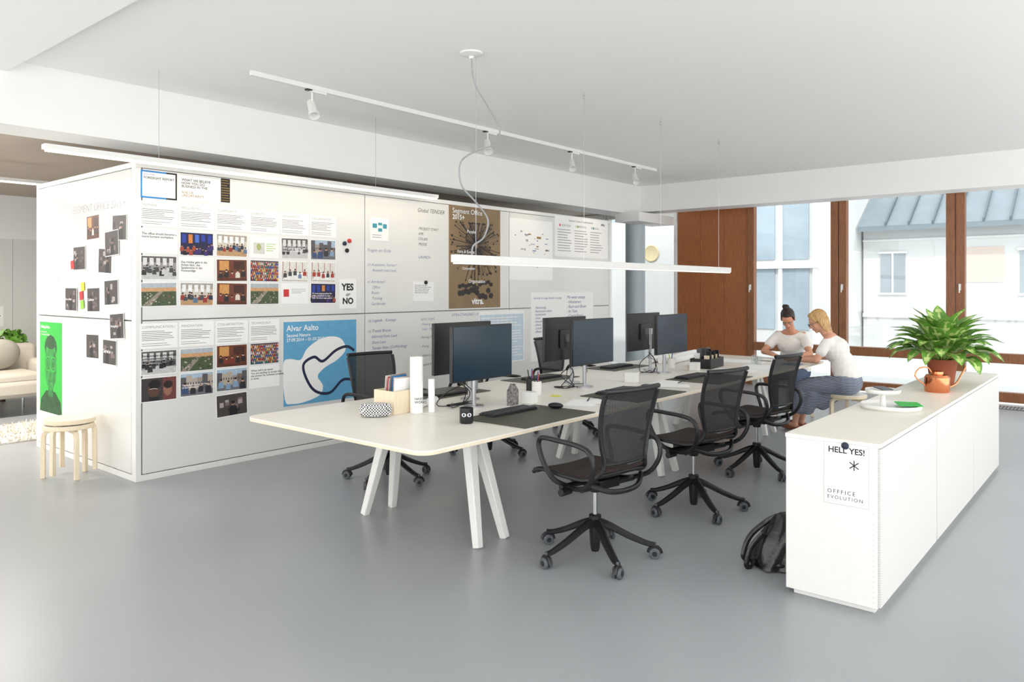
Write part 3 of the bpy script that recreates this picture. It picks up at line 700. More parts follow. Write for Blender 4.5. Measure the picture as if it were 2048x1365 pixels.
for s_ in (-1,1):
    P=[(s_*.2,.02,.44),(s_*.25,.085,.475),(s_*.28,.135,.56),(s_*.288,.17,.65),(s_*.288,.165,.695),(s_*.288,.125,.712),(s_*.288,.0,.712),(s_*.288,-.13,.708),(s_*.285,-.215,.69),(s_*.282,-.25,.64),(s_*.275,-.245,.57),(s_*.255,-.19,.49),(s_*.22,-.08,.445)]
    MB().tube(smooth_pts(P,4,True),.0145,8,closed=True,flat=1.0).make('armrest',BLACK,ch)
for loc,rz in (((4.94,2.45),-12),((6.30,2.54),-8)): copy_thing(ch,(loc[0],loc[1],0),math.radians(rz))
for loc,rz in (((4.12,4.76),172),((5.36,4.76),184),((6.66,4.78),176)): copy_thing(ch,(loc[0],loc[1],0),math.radians(rz))

# ------------------------------------------------------------------ monitors
def monitor_parts(e):
    MB().cbox((0,0,1.127-.742),(.61,.03,.375)).make('casing',BLACK,e,bevel=.005)
    MB().box((-.297,-.0175,.385-.178),(.297,-.0155,.385+.18)).make('screen',DARKSCREEN,e,smooth=False)
    MB().cbox((0,.022,.385),(.2,.02,.16)).make('back_cover',M('dark_grey_plastic',(52,55,60),.45),e,bevel=.006)
    b=MB(); b.cyl((0,.075,0),(0,.075,.42),.015); b.lathe([(0,0),(.07,0),(.07,.012),(0,.014)],c=(0,.075,0)); b.box((-.03,.03,.36),(.03,.085,.42))
    b.tube([(.0,.075,.25),(.07,.11,.22),(.03,.075,.12)],.008)
    b.make('stand',SILVER,e)
mon=thing('monitor','flat black computer monitor with dark teal screen on silver pole','monitor',(3.865,3.5,.742),0,group='computer monitors')
monitor_parts(mon)
for x in (5.22,6.58): copy_thing(mon,(x,3.5,.742),0)
for x in (4.09,5.39,6.75): copy_thing(mon,(x,3.9,.742),pi)
# ------------------------------------------------------------------ desk things
TZ=.7428
def pad(x0,x1,y0,y1):
    o=MB().prism(rrect(0,0,x1-x0,y1-y0,.01,3),0,.004).make('desk_pad',PAD,loc=(x0,y0,TZ),smooth=False); tag(o,'dark olive-grey leather desk pad on the table','desk pad',group='desk pads')
pad(3.45,4.2,2.785,3.3); pad(4.75,5.5,2.785,3.3); pad(6.08,6.83,2.785,3.3)
pad(3.88,4.55,4.02,4.4); pad(5.1,5.8,4.02,4.4); pad(6.4,7.1,4.02,4.4)
def keyboard(x,y,rz,z=TZ+.0045):
    b=MB().box((-.22,-.065,0),(.22,.065,.014))
    for r in range(5):
        n=15 if r else 5
        for c in range(n):
            w=.43/n; x0=-.213+c*.43/n
            b.box((x0+.002,-.058+r*.0235,.014),(x0+w-.002,-.058+r*.0235+.0195,.021),1)
    o=b.make('keyboard',[BLACK,M('key_grey',(52,54,58),.5)],loc=(x,y,z),rot=(0,0,rz),bevel=0,smooth=False); tag(o,'black computer keyboard on the desk','keyboard',group='keyboards')
keyboard(3.82,3.22,0); keyboard(5.12,3.2,.05); keyboard(6.42,3.2,0); keyboard(5.45,4.2,pi);keyboard(6.72,4.2,pi)
for x,y in ((4.15,3.08),(5.42,3.1),(6.74,3.1)):
    o=MB().ell((0,0,.0),(.03,.055,.02)).make('computer_mouse',BLACK,loc=(x,y,TZ+.0242),rot=(0,0,.3)); tag(o,'small black computer mouse on the desk pad','mouse',group='computer mice')
o=MB().box((-.2,-.13,0),(.2,.13,.02)).make('closed_laptop',BLACK,loc=(4.2,4.2,TZ+.0046),bevel=.004); tag(o,'closed black laptop on the table','laptop')
mug=thing('mug','black mug with a white eye motif','mug',(3.37,3.18,TZ))
MB().lathe([(0,.0),(.038,0),(.042,.01),(.042,.094),(.038,.094),(.037,.012),(0,.01)]).make('cup',BLACK,mug)
MB().tube(smooth_pts([(.03,.025,.08),(.055,.045,.078),(.066,.052,.05),(.05,.04,.02),(.028,.026,.018)],4),.0055).make('handle',BLACK,mug)
for a0 in (-2.75,-1.95):
    b=MB()
    def eye(rx,rz,mi,rr):
        n=16; V=[(rr*math.cos(a0+rx*math.cos(2*pi*k/n)),rr*math.sin(a0+rx*math.cos(2*pi*k/n)),.055+rz*math.sin(2*pi*k/n)) for k in range(n)]
        b.add(V,[tuple(range(n))],mi)
    eye(.33,.012,0,.0438); eye(.14,.009,1,.0448)
    b.make('eye_motif',[WHT,M('eye_blue',(40,60,90),.4)],mug,smooth=False)
bx=thing('storage_box','small light plywood box holding cards and papers','box',(3.38,3.84,TZ))
b=MB()
for lo,hi in (((-.1,-.1,0),(.1,.1,.01)),((-.1,-.1,.01),(-.09,.1,.15)),((.09,-.1,.01),(.1,.1,.15)),((-.09,-.1,.01),(.09,-.09,.15)),((-.09,.09,.01),(.09,.1,.15))): b.box(lo,hi)
b.make('box_body',BIRCH,bx,smooth=False)
for i in range(7):
    o=MB().cbox((0,0,.11),(.15-.01*(i%3),.002,.2+.015*(i%4))).make('paper_card',[PAPER,FM((214,200,190)),BLUEB,FM((150,146,142)),PAPER,REDP,PAPER][i],loc=(3.38,3.78+.018*i,TZ+.02),rot=(.08,0,.03*i),smooth=False); tag(o,'upright paper card standing in the plywood box','card',group='cards in the box')
CHK=bpy.data.materials.new('checker_fabric'); CHK.use_nodes=True
_n=CHK.node_tree; _c=_n.nodes.new('ShaderNodeTexChecker'); _c.inputs['Scale'].default_value=110; _t=_n.nodes.new('ShaderNodeTexCoord'); _n.links.new(_t.outputs['Object'],_c.inputs[0]); _c.inputs[1].default_value=(.85,.85,.85,1); _c.inputs[2].default_value=(.01,.01,.01,1); _n.links.new(_c.outputs[0],_n.nodes['Principled BSDF'].inputs['Base Color'])
def pouchf(u,v):
    a=2*pi*u; k=max(0,math.sin(pi*v))**.18; x=-.105+.21*v
    sg=lambda q:(1 if q>=0 else -1)*abs(q)**.45
    z=.046+.046*k*sg(math.sin(a)); y=.042*k*sg(math.cos(a))*(1-.45*(z/.092))
    return (x,y,max(0,z))
o=MB().grid(pouchf,24,20).make('zip_pouch',CHK,loc=(3.16,3.78,TZ),rot=(0,0,-.7),ang=60); tag(o,'black and white checkered zip pouch on the table','pouch')
o=MB().lathe([(.038,0),(.043,0),(.043,.37),(.038,.37),(.038,.005)],seg=28).make('paper_tube',PAPER,loc=(3.44,3.70,TZ)); tag(o,'tall white cardboard tube standing on the table','tube')
t=text('HAYON\nWORKS',INK,o,0,.0,size=.022,z=0,rot=(pi/2,0,-.8),bold=.01); t.location=(-.042,-.028,.09)
o=MB().cyl((0,0,0),(0,0,.22),.022,seg=16).make('pencil_tube',PAPER,loc=(3.52,3.64,TZ)); tag(o,'narrow white cardboard tube standing on the table','tube')
def roll(x,y,l,r,rz,z=None):
    o=MB().lathe([(r*.55,-l/2),(r,-l/2),(r,l/2),(r*.55,l/2),(r*.55,-l/2+.001)],seg=20).make('paper_roll',PAPER,loc=(x,y,TZ+r if z is None else z),rot=(0,pi/2,rz)); tag(o,'rolled-up white paper lying on the table','paper roll',group='paper rolls')
roll(3.70,3.86,.24,.025,.35)
for x,y,a in ((7.6,4.18,.1),(7.65,4.08,.1),(7.75,3.97,.1),(8.3,4.2,.12),(8.25,3.9,.12)): roll(x,y,.55,.035,a)
def cube_(x,y,s,m,n='white_box',lab='small white cube box on the table',rz=.2):
    o=MB().box((-s/2,-s/2,0),(s/2,s/2,s*.9)).make(n,m,loc=(x,y,TZ),rot=(0,0,rz),bevel=.003); tag(o,lab,'box')
cube_(4.24,3.38,.09,METALW); cube_(5.75,3.44,.1,METALW); cube_(6.98,3.45,.09,METALW)
o=MB().prism([(-.045,0),(.045,0),(.045,.1),(0,.15),(-.045,.1)],-.02,.02).make('photo_block',M('mono_print',(120,118,116),.5,var=.8,scale=50),loc=(4.10,3.42,TZ),rot=(pi/2,0,.1),smooth=False); tag(o,'house-shaped black and white photo block','ornament')
def cup(x,y,col,pens=5,lab='round pen cup holding pens and pencils'):
    e=thing('pen_cup',lab,'pen cup',(x,y,TZ)); MB().lathe([(0,0),(.038,0),(.038,.1),(.034,.1),(.034,.006),(0,.006)]).make('cup',col,e)
    for i in range(pens):
        a=i*2.1; o=MB().cyl((0,0,0),(.026*math.cos(a),.026*math.sin(a),.15+.01*(i%3)),.004,seg=8).make('pen',[REDP,INK,BLUEINK,YELLOW,GREENP][i%5],loc=(x,y,TZ+.008)); tag(o,'slim coloured pen standing in the cup','pen',group='pens in cups')
cup(4.63,3.62,METALW,4); cup(7.05,3.75,METALW,5); cup(4.76,3.78,BLACK,3,'black pen cup holding pens')
cd=thing('tool_caddy','black desk caddy with a carrying handle full of supplies','caddy',(7.36,3.5,TZ),.1)
b=MB()
for lo,hi in (((-.2,-.11,0),(.2,.11,.01)),((-.2,-.11,.01),(-.19,.11,.1)),((.19,-.11,.01),(.2,.11,.1)),((-.19,-.11,.01),(.19,-.1,.1)),((-.19,.1,.01),(.19,.11,.1)),((-.19,-.005,.01),(.19,.005,.12))): b.box(lo,hi)
b.make('tray',BLACK,cd,bevel=.003)
MB().tube(smooth_pts([(-.1,0,.1),(-.1,0,.16),(-.06,0,.19),(.06,0,.19),(.1,0,.16),(.1,0,.1)],4),.013,flat=1).make('handle',BLACK,cd)
for i in range(12):
    x=-.16+.029*i; y=.055 if i%2 else -.055
    o=MB().cbox((0,0,.06+.01*(i%4)),(.02,.05,.12+.02*(i%4))).make('marker_pack',[BIRCH,PAPER,INK,GREYP][i%4],loc=(7.36+x-y*.1,3.5+y+x*.1,TZ+.013),rot=(0,0,.1),smooth=False); tag(o,'small office supply item standing in the black caddy','supplies',group='caddy supplies')
def sheet(x,y,w,h,rz,m=PAPER,z=0,lab='loose white paper sheet lying on the table',n='paper_sheet'):
    o=MB().box((-w/2,-h/2,0),(w/2,h/2,.0015)).make(n,m,loc=(x,y,TZ+z),rot=(0,0,rz),smooth=False); tag(o,lab,'paper')
sheet(4.5,3.1,.3,.21,.4); sheet(4.62,2.96,.21,.297,.1,z=.002); sheet(5.95,3.2,.3,.21,.2); sheet(5.75,3.05,.21,.29,.5,z=.002); sheet(4.65,3.45,.076,.076,.2,YELLOW,lab='yellow sticky note on the table',n='sticky_note'); sheet(7.7,3.1,.42,.297,.3); sheet(8.5,3.22,.42,.297,1.4,z=.0); sheet(8.2,3.5,.42,.6,.1); sheet(7.25,3.15,.3,.42,.2);sheet(8.2,2.92,.21,.2,.1,M('blue_sheet',(120,160,190),.6),z=.0)
for x,y,a in ((4.72,3.1,1.2),(4.62,3.13,.5),(6.0,3.1,.2)):
    o=MB().cyl((-.07,0,0),(.07,0,0),.004,seg=8).make('pen',INK,loc=(x,y,TZ+.0078),rot=(0,0,a)); tag(o,'black pen lying on paper','pen',group='pens on the table')
for x,y in ((7.98,3.2),(8.07,3.28)):
    o=MB().lathe([(0,0),(.032,0),(.036,.09),(.033,.09),(.03,.006),(0,.006)]).make('drinking_glass',CLEAR,loc=(x,y,TZ+.0001)); tag(o,'clear drinking glass on the table','glass',group='drinking glasses')
for x,y in ((3.87,3.70),(5.22,3.70),(6.58,3.70)):
    b=MB()
    for k in range(4):
        P=[(R_(-.05,.05),.02,.2-.02*k)]
        for j in range(4): P.append((R_(-.22,.15),R_(-.08,.08),.008 if j else .1))
        b.tube(smooth_pts(P,5),.0035,6)
    b.v=[(a,bb,max(c,.0)) for a,bb,c in b.v]
    o=b.make('cable_bundle',BLACK,loc=(x,y,TZ)); tag(o,'tangled black cables hanging behind the monitor','cable',group='monitor cables')

# ------------------------------------------------------------------ credenza
cr=thing('storage_credenza','long low white metal sideboard with perforated doors','sideboard',(3.89,.965,0))
CL=3.86;CDp=.45;CHh=.824
MB().box((0,.012,.03),(CL,CDp,CHh-.02)).box((.03,.03,0),(CL-.03,CDp-.03,.03)).make('body',METALW,cr,bevel=.003)
WARMT=M('warm_white_top',(236,231,220),.4,var=.01)
MB().box((-.002,-.002,CHh-.02),(CL+.002,CDp+.002,CHh-.004),1).box((-.002,-.002,CHh-.004),(CL+.002,CDp+.002,CHh),0).make('top',[WARMT,METALW],cr)
PERF=bpy.data.materials.new('perforated_metal'); PERF.use_nodes=True
nt=PERF.node_tree; bs=nt.nodes['Principled BSDF']; tc=nt.nodes.new('ShaderNodeTexCoord'); mp=nt.nodes.new('ShaderNodeVectorMath'); mp.operation='MULTIPLY'; mp.inputs[1].default_value=(120,0,120)
fr=nt.nodes.new('ShaderNodeVectorMath'); fr.operation='FRACTION'; sb=nt.nodes.new('ShaderNodeVectorMath'); sb.operation='SUBTRACT'; sb.inputs[1].default_value=(.5,0,.5); ln_=nt.nodes.new('ShaderNodeVectorMath'); ln_.operation='LENGTH'
gt=nt.nodes.new('ShaderNodeMath'); gt.operation='GREATER_THAN'; gt.inputs[1].default_value=.25
nt.links.new(tc.outputs['Object'],mp.inputs[0]);nt.links.new(mp.outputs[0],fr.inputs[0]);nt.links.new(fr.outputs[0],sb.inputs[0]);nt.links.new(sb.outputs[0],ln_.inputs[0]);nt.links.new(ln_.outputs['Value'],gt.inputs[0])
mx=nt.nodes.new('ShaderNodeMix'); mx.data_type='RGBA'; mx.inputs[6].default_value=(.50,.50,.49,1); mx.inputs[7].default_value=(.78,.78,.76,1); nt.links.new(gt.outputs[0],mx.inputs[0]); nt.links.new(mx.outputs[2],bs.inputs['Base Color']); bs.inputs['Roughness'].default_value=.4
for i in range(3):
    MB().box((.012+i*1.282,0,.035),(1.272+i*1.282,.012,CHh-.028)).make('door',PERF,cr,bevel=.002)
b=MB()
for k in range(30): b.cyl((-.0004,.03,.06+k*.025),(.003,.03,.06+k*.025),.0015,seg=8)
b.make('shelf_holes',M('hole_grey',(150,150,150),.6),cr)
FACE['e']=((90,0,-90),lambda u,z:(3.8893,u,z))
paper('e',1.12,.655,.21,.305,[('rect',0,0,1,1,M('paper_edge',(196,196,194),.7)),('rect',.01,.008,.99,.992,PAPER),('stroke',[(.58,.71),(.78,.61)],.005,INK),('stroke',[(.68,.74),(.68,.58)],.005,INK),('stroke',[(.78,.71),(.58,.61)],.005,INK)],[('HELL YES!',.1,.84,.8,INK,dict(bold=.02)),('OFFFICE',.08,.175,.62,INK,dict(space=1.35,bold=0)),('EVOLUTION',.08,.085,.78,INK,dict(space=1.3,bold=0))],name='printed_sheet',label='white sheet with bold lettering held by a round magnet',cat='paper')
o=MB().lathe([(0,0),(.016,0),(.018,.008),(.012,.018),(0,.022)]).make('magnet',NAVY,loc=(3.8868,1.122,.797),rot=(0,-pi/2,0)); tag(o,'dark blue round magnet on the sideboard','magnet')
CZ=.8242
ty=thing('tiered_tray','white round two-tier tray','tray',(5.08,1.2,CZ))
MB().lathe([(0,.0),(.16,0),(.172,.012),(.172,.03),(.165,.03),(.163,.012),(0,.008)],seg=40).make('lower_tray',METALW,ty)
MB().cyl((-.06,.03,.008),(-.06,.03,.10),.02,.012).make('post',METALW,ty)
MB().lathe([(0,.10),(.09,.10),(.1,.11),(.1,.125),(.095,.125),(.093,.11),(0,.106)],c=(-.06,.03,0),seg=36).make('upper_tray',METALW,ty)
o=MB().cbox((0,0,.002),(.17,.13,.004)).make('green_card',[PG],loc=(5.12,1.11,CZ+.0305),rot=(0,.0,.4),smooth=False); tag(o,'bright green printed card lying on the tray','card')
o=MB().cbox((0,0,.004),(.14,.07,.008)).make('phone',GREYP,loc=(5.02,1.23,CZ+.1255),rot=(0,.0,.6),bevel=.003); tag(o,'slim grey phone on the upper tray','phone')
pl=thing('potted_plant','leafy green houseplant with patterned leaves in terracotta pot','plant',(6.62,1.2,CZ))
MB().lathe([(0,0),(.08,0),(.105,.17),(.112,.17),(.115,.195),(.104,.195),(.098,.17),(0,.165)],seg=32).make('pot',TERRA,pl)
MB().lathe([(0,.168),(.097,.168),(.05,.18),(0,.185)][::-1]).make('soil',SOIL,pl)
b=MB()
def leaf(base,az,el,ln,w,droop):
    d=Vector((math.cos(az),math.sin(az),0)); side=Vector((-math.sin(az),math.cos(az),0))
    n=12; P=[];ang=el; p=Vector(base)
    for i in range(n+1):
        P.append((p.copy(),ang)); p=p+(d*math.cos(ang)+Vector((0,0,1))*math.sin(ang))*ln/n; ang-=droop/n*(1.6 if i>4 else .5)
    V=[]
    for i,(q,an) in enumerate(P):
        t=i/n; tt=(t-.3)/.7
        ww=.004 if t<=.3 else w*(math.sin(pi*tt**.72)**.75 if 0<tt<1 else 0)+.002
        up=Vector((0,0,1))*math.cos(an)-d*math.sin(an)
        for s_ in (-1,-.6,-.16,.16,.6,1): V.append(q+side*ww*s_+up*abs(s_)*ww*.3+up*.003*math.sin(i*2.2))
    for i in range(n):
        for k in range(5):
            b.f.append(tuple(x+len(b.v) for x in (i*6+k,i*6+k+1,(i+1)*6+k+1,(i+1)*6+k))); b.m.append(1 if (k==2 or (i%3==1 and k in(1,3))) else 0)
    b.v+=[tuple(v) for v in V]
for i in range(76):
    t=i/76; az=i*2.399; el=1.42-.9*t+R_(-.12,.12)
    leaf((.05*math.cos(az)*t,.05*math.sin(az)*t,.17),az,el,R_(.40,.50)*(1-.08*t),R_(.05,.068),.7+.85*t)
b.make('foliage',[LEAF,LEAFL],pl,ang=80)
wc=thing('watering_can','polished copper watering can with long spout','watering can',(6.12,1.14,CZ),0)
MB().lathe([(0,0),(.078,0),(.082,.01),(.082,.105),(.07,.122),(.04,.128),(.04,.146),(.035,.146),(.035,.128),(0,.126)],seg=32).make('can_body',COPPER,wc)
MB().tube(smooth_pts([(.045,-.06,.03),(.10,-.10,.055),(.135,-.13,.12),(.155,-.155,.18)],5),.0065).make('spout',COPPER,wc)
MB().tube(smooth_pts([(-.03,.03,.14),(-.05,.055,.175),(-.085,.10,.165),(-.10,.12,.11),(-.05,.06,.04)],5),.005).make('handle',COPPER,wc)
b=MB()
def bagf(u,v):
    a=2*pi*u; t=v
    r=(.165-.04*t-.09*max(0,t-.55))*(1+.08*math.sin(5*a+3*t)+.05*math.sin(9*a-6*t))
    return (r*math.cos(a)*.85+.03*t,r*math.sin(a)*.9-.05*t,.012+.27*t-.03*math.sin(a+1)*t-.012*math.sin(7*a)*t)
bg=thing('leather_bag','slouchy black leather bag on the floor beside the sideboard','bag',(4.24,1.59,0),.2)
b.grid(bagf,40,16); b.ell((0,0,.04),(.13,.14,.035)); b.ell((.03,-.05,.25),(.075,.08,.05)); b.make('bag_body',LEATHER,bg,ang=80)
MB().tube(smooth_pts([(-.0,.0,.28),(.0,.06,.24),(-.05,.14,.16),(-.09,.17,.06),(-.06,.14,.02)],6),.008,flat=2).make('strap',LEATHER,bg)
MB().tube(smooth_pts([(-.09,.06,.2),(-.13,.12,.12),(-.15,.14,.03),(-.12,.12,.01),(-.08,.12,.04)],6),.008,flat=2).make('strap',LEATHER,bg)

# ------------------------------------------------------------------ stools
WSEAT=M('white_laminate_seat',(240,238,230),.4,var=.02)
def stool(loc,z,rz,lab,top=None):
    e=thing('stool',lab,'stool',(loc[0],loc[1],z),rz,group='three-legged stools')
    b=MB().lathe([(0,.405),(.185,.405),(.19,.41),(.19,.438),(.187,.441)],seg=40,mi=0).lathe([(.1875,.441),(.187,.443),(0,.443)],seg=40,mi=1); b.make('seat',[BIRCH,top or BIRCH],e)
    for i in range(3):
        a=2*pi*i/3; R=Matrix.Rotation(a,4,'Z')
        P=[(.05,0,.392),(.12,0,.392),(.155,0,.385),(.176,0,.36),(.182,0,.32),(.184,0,.0)]
        MB().tube(smooth_pts(P[:5],3)+[Vector(P[5])],.024,4,X=R,flat=1.0,up=(0,1,0)).make('leg',BIRCH,e,bevel=.003)
    return e
s1=stool((2.46,6.86),0,.5,'round birch stool with bent legs, stacked with another stool',WSEAT)
s2=stool((2.47,6.855),.048,.5+1.05,'round birch stool stacked on top of another stool',M('pale_birch_seat',(240,231,214),.42,var=.03))
st3=stool((8.46,2.42),0,.3,'round birch stool under the seated blonde woman',WSEAT)
st4=stool((9.33,3.27),0,.9,'round birch stool under the seated dark-haired woman')

# ------------------------------------------------------------------ people
def remesh(mb,name,mat,parent,off,vox=.008,sm=4):
    o=mb.make(name,mat,smooth=False)
    r=o.modifiers.new('r','REMESH'); r.mode='VOXEL'; r.voxel_size=vox
    s=o.modifiers.new('s','SMOOTH'); s.iterations=sm; s.factor=.5
    dg=bpy.context.evaluated_depsgraph_get(); me=bpy.data.meshes.new_from_object(o.evaluated_get(dg))
    o.modifiers.clear(); o.data=me; me.shade_smooth()
    me.materials.clear(); me.materials.append(mat)
    o.parent=parent; o.location=-Vector(off); return o
def hand(mb,w,d,n,side,curl=.5):
    w=Vector(w); d=Vector(d).normalized(); n=Vector(n); n=(n-d*n.dot(d)).normalized(); t=d.cross(n).normalized()
    if t.dot(Vector(side))<0: t=-t
    X=Matrix((t,d,n)).transposed().to_4x4(); X.translation=w+d*.045
    mb.ell((0,0,0),(.038,.05,.015),X=X)
    for i,(o_,l) in enumerate(((.028,.07),(.01,.078),(-.009,.073),(-.027,.058))):
        p=w+d*.085+t*o_; q=p+d*l*.5-n*l*.12*curl+t*o_*.15; r=q+d*l*.42-n*l*.42*curl
        mb.cap(p-d*.03,p,.0095,.009,8); mb.cap(p,q,.009,.008,8); mb.cap(q,r,.008,.0068,8)
    p=w+d*.03+t*.03; q=p+d*.03+t*.025-n*.008; r=q+d*.032+t*.005-n*.01
    mb.cap(p,q,.0115,.0095,8); mb.cap(q,r,.0095,.008,8)
def head(mb,X):
    mb.ell((0,-.012,.035),(.074,.092,.092),X=X); mb.ell((0,.02,-.035),(.058,.064,.066),X=X); mb.ell((0,.058,-.088),(.022,.02,.018),X=X)
    mb.cap((0,.078,.012),(0,.099,-.024),.007,.0115,10,X=X); mb.ell((-.011,.086,-.027),.008,X=X); mb.ell((.011,.086,-.027),.008,X=X)
    mb.ell((0,.078,-.052),(.022,.010,.007),X=X); mb.ell((0,.076,-.062),(.018,.010,.007),X=X)
    mb.ell((.035,.048,-.02),(.025,.025,.022),X=X); mb.ell((-.035,.048,-.02),(.025,.025,.022),X=X)
    mb.ell((0,.068,.032),(.05,.014,.012),X=X)
    for s_ in (-1,1): mb.ell((s_*.076,-.01,-.005),(.008,.018,.03),X=X)
def face_parts(par,off,X,lip,brow):
    for s_ in (-1,1):
        o=MB().ell((s_*.031,.0735,.008),(.0145,.008,.0062),X=X).make('eye',WHT,par); o.location=-off
        o=MB().ell((s_*.031,.080,.0065),(.006,.003,.005),X=X).make('iris',DARKEYE,par); o.location=-off
        o=MB().tube(smooth_pts([(s_*.014,.083,.028),(s_*.03,.086,.034),(s_*.05,.074,.028)],4),.0032,6,X=X).make('eyebrow',brow,par); o.location=-off
        o=MB().tube(smooth_pts([(s_*.016,.080,.012),(s_*.031,.084,.0155),(s_*.046,.076,.011)],4),.0022,6,X=X).make('eyelash',INK,par); o.location=-off
    o=MB().ell((0,.0835,-.0525),(.0215,.006,.0045),X=X).ell((0,.0815,-.0615),(.018,.006,.0045),X=X).make('lips',lip,par); o.location=-off
def headX(c,yaw,pitch,roll=0):
    return Matrix.Translation(c)@Matrix.Rotation(yaw,4,'Z')@Matrix.Rotation(-pitch,4,'X')@Matrix.Rotation(roll,4,'Y')
p1=thing('person','dark-haired person in white top seated leaning over papers','person',(9.3,3.27,0)); off=Vector((9.3,3.27,0))
HX=headX((8.98,3.24,1.195),pi/2+.25,.78,.08)
b=MB(); head(b,HX)
b.cap((9.13,3.26,1.03),(9.04,3.245,1.14),.056,.049)
b.cap((9.3,3.2,.56),(9.3,3.34,.56),.115); b.ell((9.25,3.27,.74),(.105,.145,.17)); b.ell((9.19,3.27,.9),(.115,.165,.14))
b.cap((9.15,3.42,1.0),(9.15,3.12,1.0),.05); b.ell((9.14,3.27,1.03),(.07,.11,.05))
b.cap((9.15,3.43,.99),(9.0,3.54,.80),.046,.038); b.cap((9.0,3.54,.80),(8.80,3.34,.785),.036,.025)
hand(b,(8.80,3.34,.785),(-.75,-.6,-.06),(0,0,1),(0.3,-1,0),.6)
b.cap((9.15,3.11,.99),(8.99,2.99,.80),.046,.038); b.cap((8.99,2.99,.80),(8.76,3.10,.785),.036,.025)
hand(b,(8.76,3.10,.785),(-.95,.2,-.08),(0,0,1),(0,1,0),.7)
for s_,kx in ((1,3.38),(-1,3.15)):
    b.cap((9.28,3.27+s_*.09,.53),(8.87,kx,.52),.082,.058); b.cap((8.87,kx,.52),(8.93,kx,.1),.052,.034); b.cap((8.93,kx,.06),(8.78,kx,.035),.036,.026)
remesh(b,'body',SKIN,p1,off,.007,4)
sh=MB()
sh.cap((9.3,3.2,.60),(9.3,3.34,.60),.125); sh.ell((9.25,3.27,.74),(.125,.165,.18)); sh.ell((9.19,3.27,.9),(.132,.182,.145))
sh.cap((9.15,3.41,.985),(9.15,3.13,.985),.064); sh.ell((9.165,3.27,.99),(.085,.14,.06))
sh.cap((9.15,3.435,.98),(9.075,3.495,.885),.058,.064); sh.cap((9.15,3.105,.98),(9.07,3.04,.885),.058,.064)
remesh(sh,'white_top',SHIRT,p1,off,.009,4)
tr_=MB()
for s_,kx in ((1,3.38),(-1,3.15)):
    tr_.cap((9.28,3.27+s_*.09,.53),(8.87,kx,.52),.092,.066); tr_.cap((8.87,kx,.52),(8.93,kx,.14),.062,.046)
tr_.cap((9.3,3.2,.55),(9.3,3.34,.55),.12)
remesh(tr_,'trousers',DENIM,p1,off,.01,4)
for kx in (3.38,3.15):
    o=MB().ell((8.83,kx,.042),(.12,.045,.04)).make('shoe',METALW,p1); o.location=-off
h=MB(); h.ell((0,-.028,.052),(.081,.092,.090),X=HX); h.ell((0,.02,.105),(.055,.045,.024),X=HX); h.ell((.062,-.02,.03),(.018,.05,.05),X=HX); h.ell((-.062,-.02,.03),(.018,.05,.05),X=HX)
h.ell((0,-.045,.16),(.038,.038,.034),X=HX); h.ell((.02,-.05,.17),(.026,.03,.024),X=HX); h.ell((0,-.08,0.0),(.06,.03,.06),X=HX)
for s_ in (-1,1): h.cap((s_*.068,.03,.06),(s_*.076,.02,.0),.008,.005,8,X=HX)
remesh(h,'hair',HAIRD,p1,off,.006,2)
face_parts(p1,off,HX,PINKR,HAIRD)
p2=thing('person','blonde person with glasses, white blouse and striped skirt seated on stool','person',(8.46,2.42,0)); off=Vector((8.46,2.42,0))
HX=headX((8.42,2.715,1.20),.45,.48)
b=MB(); head(b,HX)
b.cap((8.44,2.585,1.03),(8.425,2.675,1.14),.058,.050); b.ell((8.44,2.59,1.045),(.10,.065,.045))
b.cap((8.39,2.42,.55),(8.53,2.42,.55),.11); b.ell((8.46,2.46,.73),(.13,.10,.17)); b.ell((8.455,2.53,.9),(.15,.11,.14))
b.cap((8.30,2.58,1.0),(8.60,2.58,1.0),.052)
b.cap((8.28,2.59,.99),(8.20,2.66,.80),.043,.035); b.cap((8.20,2.66,.80),(8.33,2.89,.788),.034,.024)
hand(b,(8.33,2.89,.788),(.4,.9,-.08),(0,0,1),(1,-.3,0),.6)
b.cap((8.61,2.59,.99),(8.72,2.68,.80),.043,.035); b.cap((8.72,2.68,.80),(8.62,2.92,.788),.034,.024)
hand(b,(8.62,2.92,.788),(-.3,.95,-.08),(0,0,1),(-1,-.3,0),.6)
for s_,kx in ((1,8.58),(-1,8.36)):
    b.cap((8.46+s_*.09,2.44,.53),(kx,2.86,.50),.082,.056); b.cap((kx,2.86,.50),(kx+.06,2.96,.1),.052,.033); b.cap((kx+.06,2.96,.06),(kx+.08,3.1,.035),.034,.025)
remesh(b,'body',SKIN2,p2,off,.007,4)
sh=MB(); sh.cap((8.39,2.42,.62),(8.53,2.42,.62),.118); sh.ell((8.46,2.46,.73),(.152,.122,.17)); sh.ell((8.455,2.53,.9),(.168,.128,.145)); sh.cap((8.30,2.575,.985),(8.60,2.575,.985),.062); sh.ell((8.45,2.565,1.01),(.12,.075,.055))
sh.cap((8.28,2.585,.98),(8.235,2.62,.89),.056,.058); sh.cap((8.61,2.585,.98),(8.67,2.635,.89),.056,.058)
remesh(sh,'white_blouse',SHIRT,p2,off,.009,4)
STR=bpy.data.materials.new('striped_cotton'); STR.use_nodes=True; nt=STR.node_tree
w=nt.nodes.new('ShaderNodeTexWave'); w.bands_direction='Z'; w.inputs['Scale'].default_value=24; w.inputs['Distortion'].default_value=.6; tc=nt.nodes.new('ShaderNodeTexCoord'); nt.links.new(tc.outputs['Object'],w.inputs[0])
r=nt.nodes.new('ShaderNodeValToRGB'); r.color_ramp.interpolation='CONSTANT'; r.color_ramp.elements[0].color=srgb((62,80,112))+(1,); r.color_ramp.elements[1].position=.62; r.color_ramp.elements[1].color=srgb((190,196,204))+(1,)
